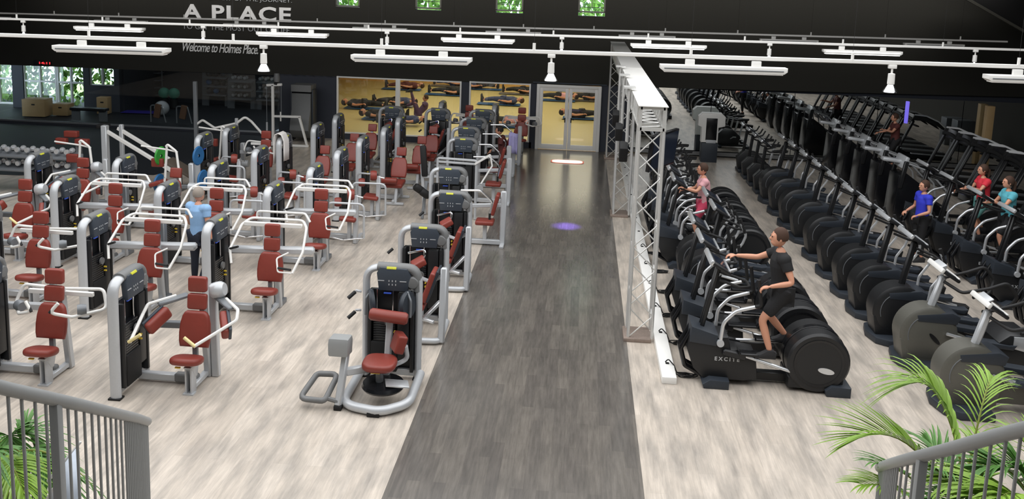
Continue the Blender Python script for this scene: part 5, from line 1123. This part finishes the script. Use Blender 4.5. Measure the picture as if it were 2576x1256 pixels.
    cloth('trousers' if pants_len >= 1 else 'shorts', pv, pe, pants)
    for s in 'lr':
        a = j['a' + s]; b = MB()
        b.prism([(.07, -.085), (.08, .0), (.03, .035), (-.04, .03), (-.12, -.02), (-.19, -.045), (-.2, -.085)], 'y', -.045, .045, bevel=.018)
        for v in b.bm.verts: v.co += a + V(0, 0, 0)
        b.build('shoe', 'shoe', bo)
    tag(o, label, 'person', group); return o
for n_, c in (('hair_brown', (70, 48, 36)), ('hair_grey', (150, 140, 130)), ('hair_dark', (35, 28, 25)), ('lightblue', (140, 178, 218)), ('navyc', (28, 34, 48)), ('pink', (205, 70, 100)), ('rose', (215, 160, 165)), ('royal', (50, 60, 200)), ('redc', (215, 50, 65)), ('tealc', (90, 175, 190)), ('blackc', (26, 26, 28)), ('shoe', (40, 40, 42)), ('lavender', (165, 160, 205)), ('purple', (88, 66, 96)), ('denim', (58, 66, 98)), ('maroon', (92, 45, 42)), ('aqua', (110, 170, 165))):
    M[n_] = mat(n_, hexc(*c), .8, var=.08, scale=20, bump=.1)
# man in black on the front crosstrainer (feet on the pedals z .55)
person((2.86, 11.66, .41), 0, 'person in black t-shirt and shorts striding on the front crosstrainer', dict(
    pel=(.0, 0, .86), sp=(-.01, 0, 1.04), ch=(-.03, 0, 1.22), nk=(-.04, 0, 1.38), nt=(-.06, 0, 1.46), hd=(-.08, 0, 1.575), hl=(0, -.09, .84), hr=(0, .09, .84),
    sl=(-.03, -.19, 1.34), sr=(-.03, .19, 1.34), el=(.06, -.30, 1.08), wl=(-.22, -.30, 1.02), er=(-.27, .27, 1.22), wr=(-.55, .29, 1.22),
    kl=(-.24, -.13, .52), al=(-.12, -.19, .12), kr=(-.1, .13, .50), ar=(.16, .2, .20)), 'blackc', 'blackc', pants_len=.5, hair='brown', vox=.009, scale=1.07)
person((-6.40, 13.9, 0), -1.9, 'person in light blue t-shirt and navy trousers walking between the pulldown machines', dict(
    wl=(-.2, -.26, 1.0), el=(-.02, -.26, 1.13), kr=(-.12, .1, .5), ar=(.12, .1, .1), kl=(.0, -.1, .5)), 'lightblue', 'navyc', hair='grey', vox=.010)
ride = dict(pel=(.0, 0, .86), sp=(-.01, 0, 1.04), ch=(-.03, 0, 1.22), nk=(-.04, 0, 1.38), nt=(-.06, 0, 1.46), hd=(-.08, 0, 1.575), hl=(0, -.09, .84), hr=(0, .09, .84),
    sl=(-.03, -.17, 1.34), sr=(-.03, .17, 1.34), el=(-.2, -.26, 1.16), wl=(-.45, -.27, 1.22), er=(-.16, .25, 1.12), wr=(-.42, .27, 1.05),
    kl=(-.2, -.13, .5), al=(-.08, -.19, .12), kr=(-.08, .13, .50), ar=(.14, .2, .20))
person((2.5, 16.75, .44), 0, 'person in rose and pink sportswear on a crosstrainer beside the truss', ride, 'rose', 'pink', pants_len=.5, hair='brown', scale=.95)
person((7.08, 17.9, .0), .2, 'person in bright blue t-shirt and black trousers standing behind the middle row', dict(wl=(-.25, -.2, 1.05), el=(-.02, -.27, 1.14), wr=(-.25, .2, 1.05), er=(-.02, .27, 1.14)), 'royal', 'blackc', hair='brown', scale=.96)
person((8.4, 18.25, .44), 0, 'person in red t-shirt striding on an outer row crosstrainer', ride, 'redc', 'aqua', pants_len=.8, hair='brown', hairlen=1, scale=.93)
person((8.3, 16.95, .44), 0, 'person in light teal t-shirt striding on the crosstrainer in front of the red-shirted one', ride, 'tealc', 'blackc', pants_len=.8, hair='brown', hairlen=1, scale=.95)
person((9.0, 25.2, .5), 0, 'person with reddish hair working out on a stair climber near the mirror', ride, 'maroon', 'blackc', hair='brown', scale=.93)
# seated person beside the walkway
sit = dict(pel=(.0, 0, .16), sp=(.05, 0, .33), ch=(.04, 0, .52), nk=(0, 0, .68), nt=(-.03, 0, .76), hd=(-.06, 0, .87), hl=(0, -.09, .14), hr=(0, .09, .14),
    sl=(.02, -.18, .64), sr=(.02, .18, .64), el=(-.03, -.24, .38), wl=(-.26, -.18, .28), er=(-.03, .24, .38), wr=(-.26, .18, .28),
    kl=(-.42, -.14, .16), al=(-.45, -.15, -.28), kr=(-.42, .14, .16), ar=(-.40, .15, -.28))
person((-2.15, 23.8, .42), 0, 'person in maroon and black seated on a press machine beside the walkway', sit, 'maroon', 'blackc', hair='dark')
b = MB(); R = random.Random(3); rows = []
for i, z in enumerate((1.28, 1.15, 1.0, .85, .7)):
    rows.append([b.bm.verts.new((-1.92 + k * .05, 23.55 + .035 * sin(k * 1.6 + i * .3), z + .02 * sin(k))) for k in range(6)])
for a_, c_ in zip(rows, rows[1:]):
    for k in range(5): b.bm.faces.new((a_[k], a_[k + 1], c_[k + 1], c_[k]))
q = b.build('towel', 'lavender'); md = q.modifiers.new('s', 'SOLIDIFY'); md.thickness = .02; tag(q, 'pale blue and lavender towel hanging beside the seated person', 'towel')
# yoga class behind the glass
lie = dict(wl=(-.02, -.32, .85), wr=(-.02, .32, .85))
YO = [((870, 270), 'blackc', 'blackc', 'person lying in black at the outer edge of the yoga studio window'),
      ((960, 222), 'maroon', 'maroon', 'person in maroon lying toward the back of the yoga studio'),
      ((985, 265), 'denim', 'blackc', 'person in dark grey blue lying on a blue mat by the window mullion'),
      ((975, 300), 'blackc', 'blackc', 'person in black lying on a mat close behind the window mullion'),
      ((1120, 238), 'blackc', 'blackc', 'person in black lying beside the inner window edge'),
      ((1130, 216), 'denim', 'denim', 'person in grey lying farthest back beside the inner window edge'),
      ((1215, 224), 'denim', 'blackc', 'person lying at the back behind the smaller studio window'),
      ((1255, 262), 'denim', 'denim', 'person in denim blue lying on a mat behind the smaller studio window'),
      ((1305, 236), 'blackc', 'blackc', 'person in black lying at the back near the window post'),
      ((1290, 318), 'blackc', 'rose', 'person in black and rose lying close behind the smaller studio window'),
      ((1395, 252), 'rose', 'blackc', 'person lying behind the glass door leaf nearer the studio windows'),
      ((1465, 252), 'blackc', 'blackc', 'person in black lying behind the other glass door leaf, farther back'),
      ((1475, 298), 'blackc', 'blackc', 'person in black lying close behind the glass door leaf next to the truss')]
lay = None; seen = {}
for k, (px, sh, pa, lab) in enumerate(YO):
    P = fl(px[0], px[1], .05)
    if P.y < 29.2: P.y = 29.3
    P.x = max(P.x, -8.7)
    key = (sh, pa)
    if key not in seen:
        o = person((0, 0, 0), 0, lab, lie, sh, pa, hair='brown' if k % 2 else 'dark', vox=.018); seen[key] = o
    else: o = copy_tree(seen[key])
    # head towards +x, lying on the back
    sg = 1 if k % 3 else -1
    o.scale = (1.3, 1.25, 1.08); o.rotation_euler = (0, pi / 2 * 1, 0 if sg > 0 else pi); o.location = (P.x - sg * .8, P.y, .25)
    tag(o, lab, 'person', 'people lying in the yoga studio')
    b = MB(); b.box((0, 0, 0), (1.9, .65, .014), bevel=.004); q = b.build('yoga_mat', ['bluemat', 'bluemat', 'framed'][k % 3]); q.location = (P.x, P.y, .059)
    tag(q, ('blue' if k % 3 != 2 else 'grey') + ' mat under ' + lab.replace('person ', 'person ').replace(' lying', '').replace('on a blue mat ', '').replace('on a mat ', ''), 'mat', 'mats on the yoga studio floor')
q = copy_tree(seen[('denim', 'blackc')]); P = fl(1035, 298)
bpy.data.objects.remove(q) if False else None
q.scale = (1.2, 1.2, 1.05); q.rotation_euler = (0, pi / 2, .2); q.location = (P.x - .9, 31.0, .25); tag(q, 'person lying beside the raised purple legs in the yoga studio', 'person')
o = person((P.x + .35, max(P.y, 29.6) - .5, .2), .3, 'person in purple with one leg stretched upward behind the yoga studio window', dict(
    pel=(.0, 0, .12), sp=(.12, 0, .2), ch=(.25, 0, .34), nk=(.3, 0, .5), nt=(.3, 0, .58), hd=(.28, 0, .68), hl=(0, -.09, .12), hr=(0, .09, .12), kl=(-.18, -.1, .55), al=(-.3, -.1, 1.0), kr=(-.1, .1, .5), ar=(-.5, .1, .35),
    sl=(.28, -.17, .46), sr=(.28, .17, .46), el=(.1, -.22, .4), wl=(-.08, -.16, .5), er=(.1, .22, .4), wr=(-.08, .16, .45)), 'purple', 'purple', hair='brown')
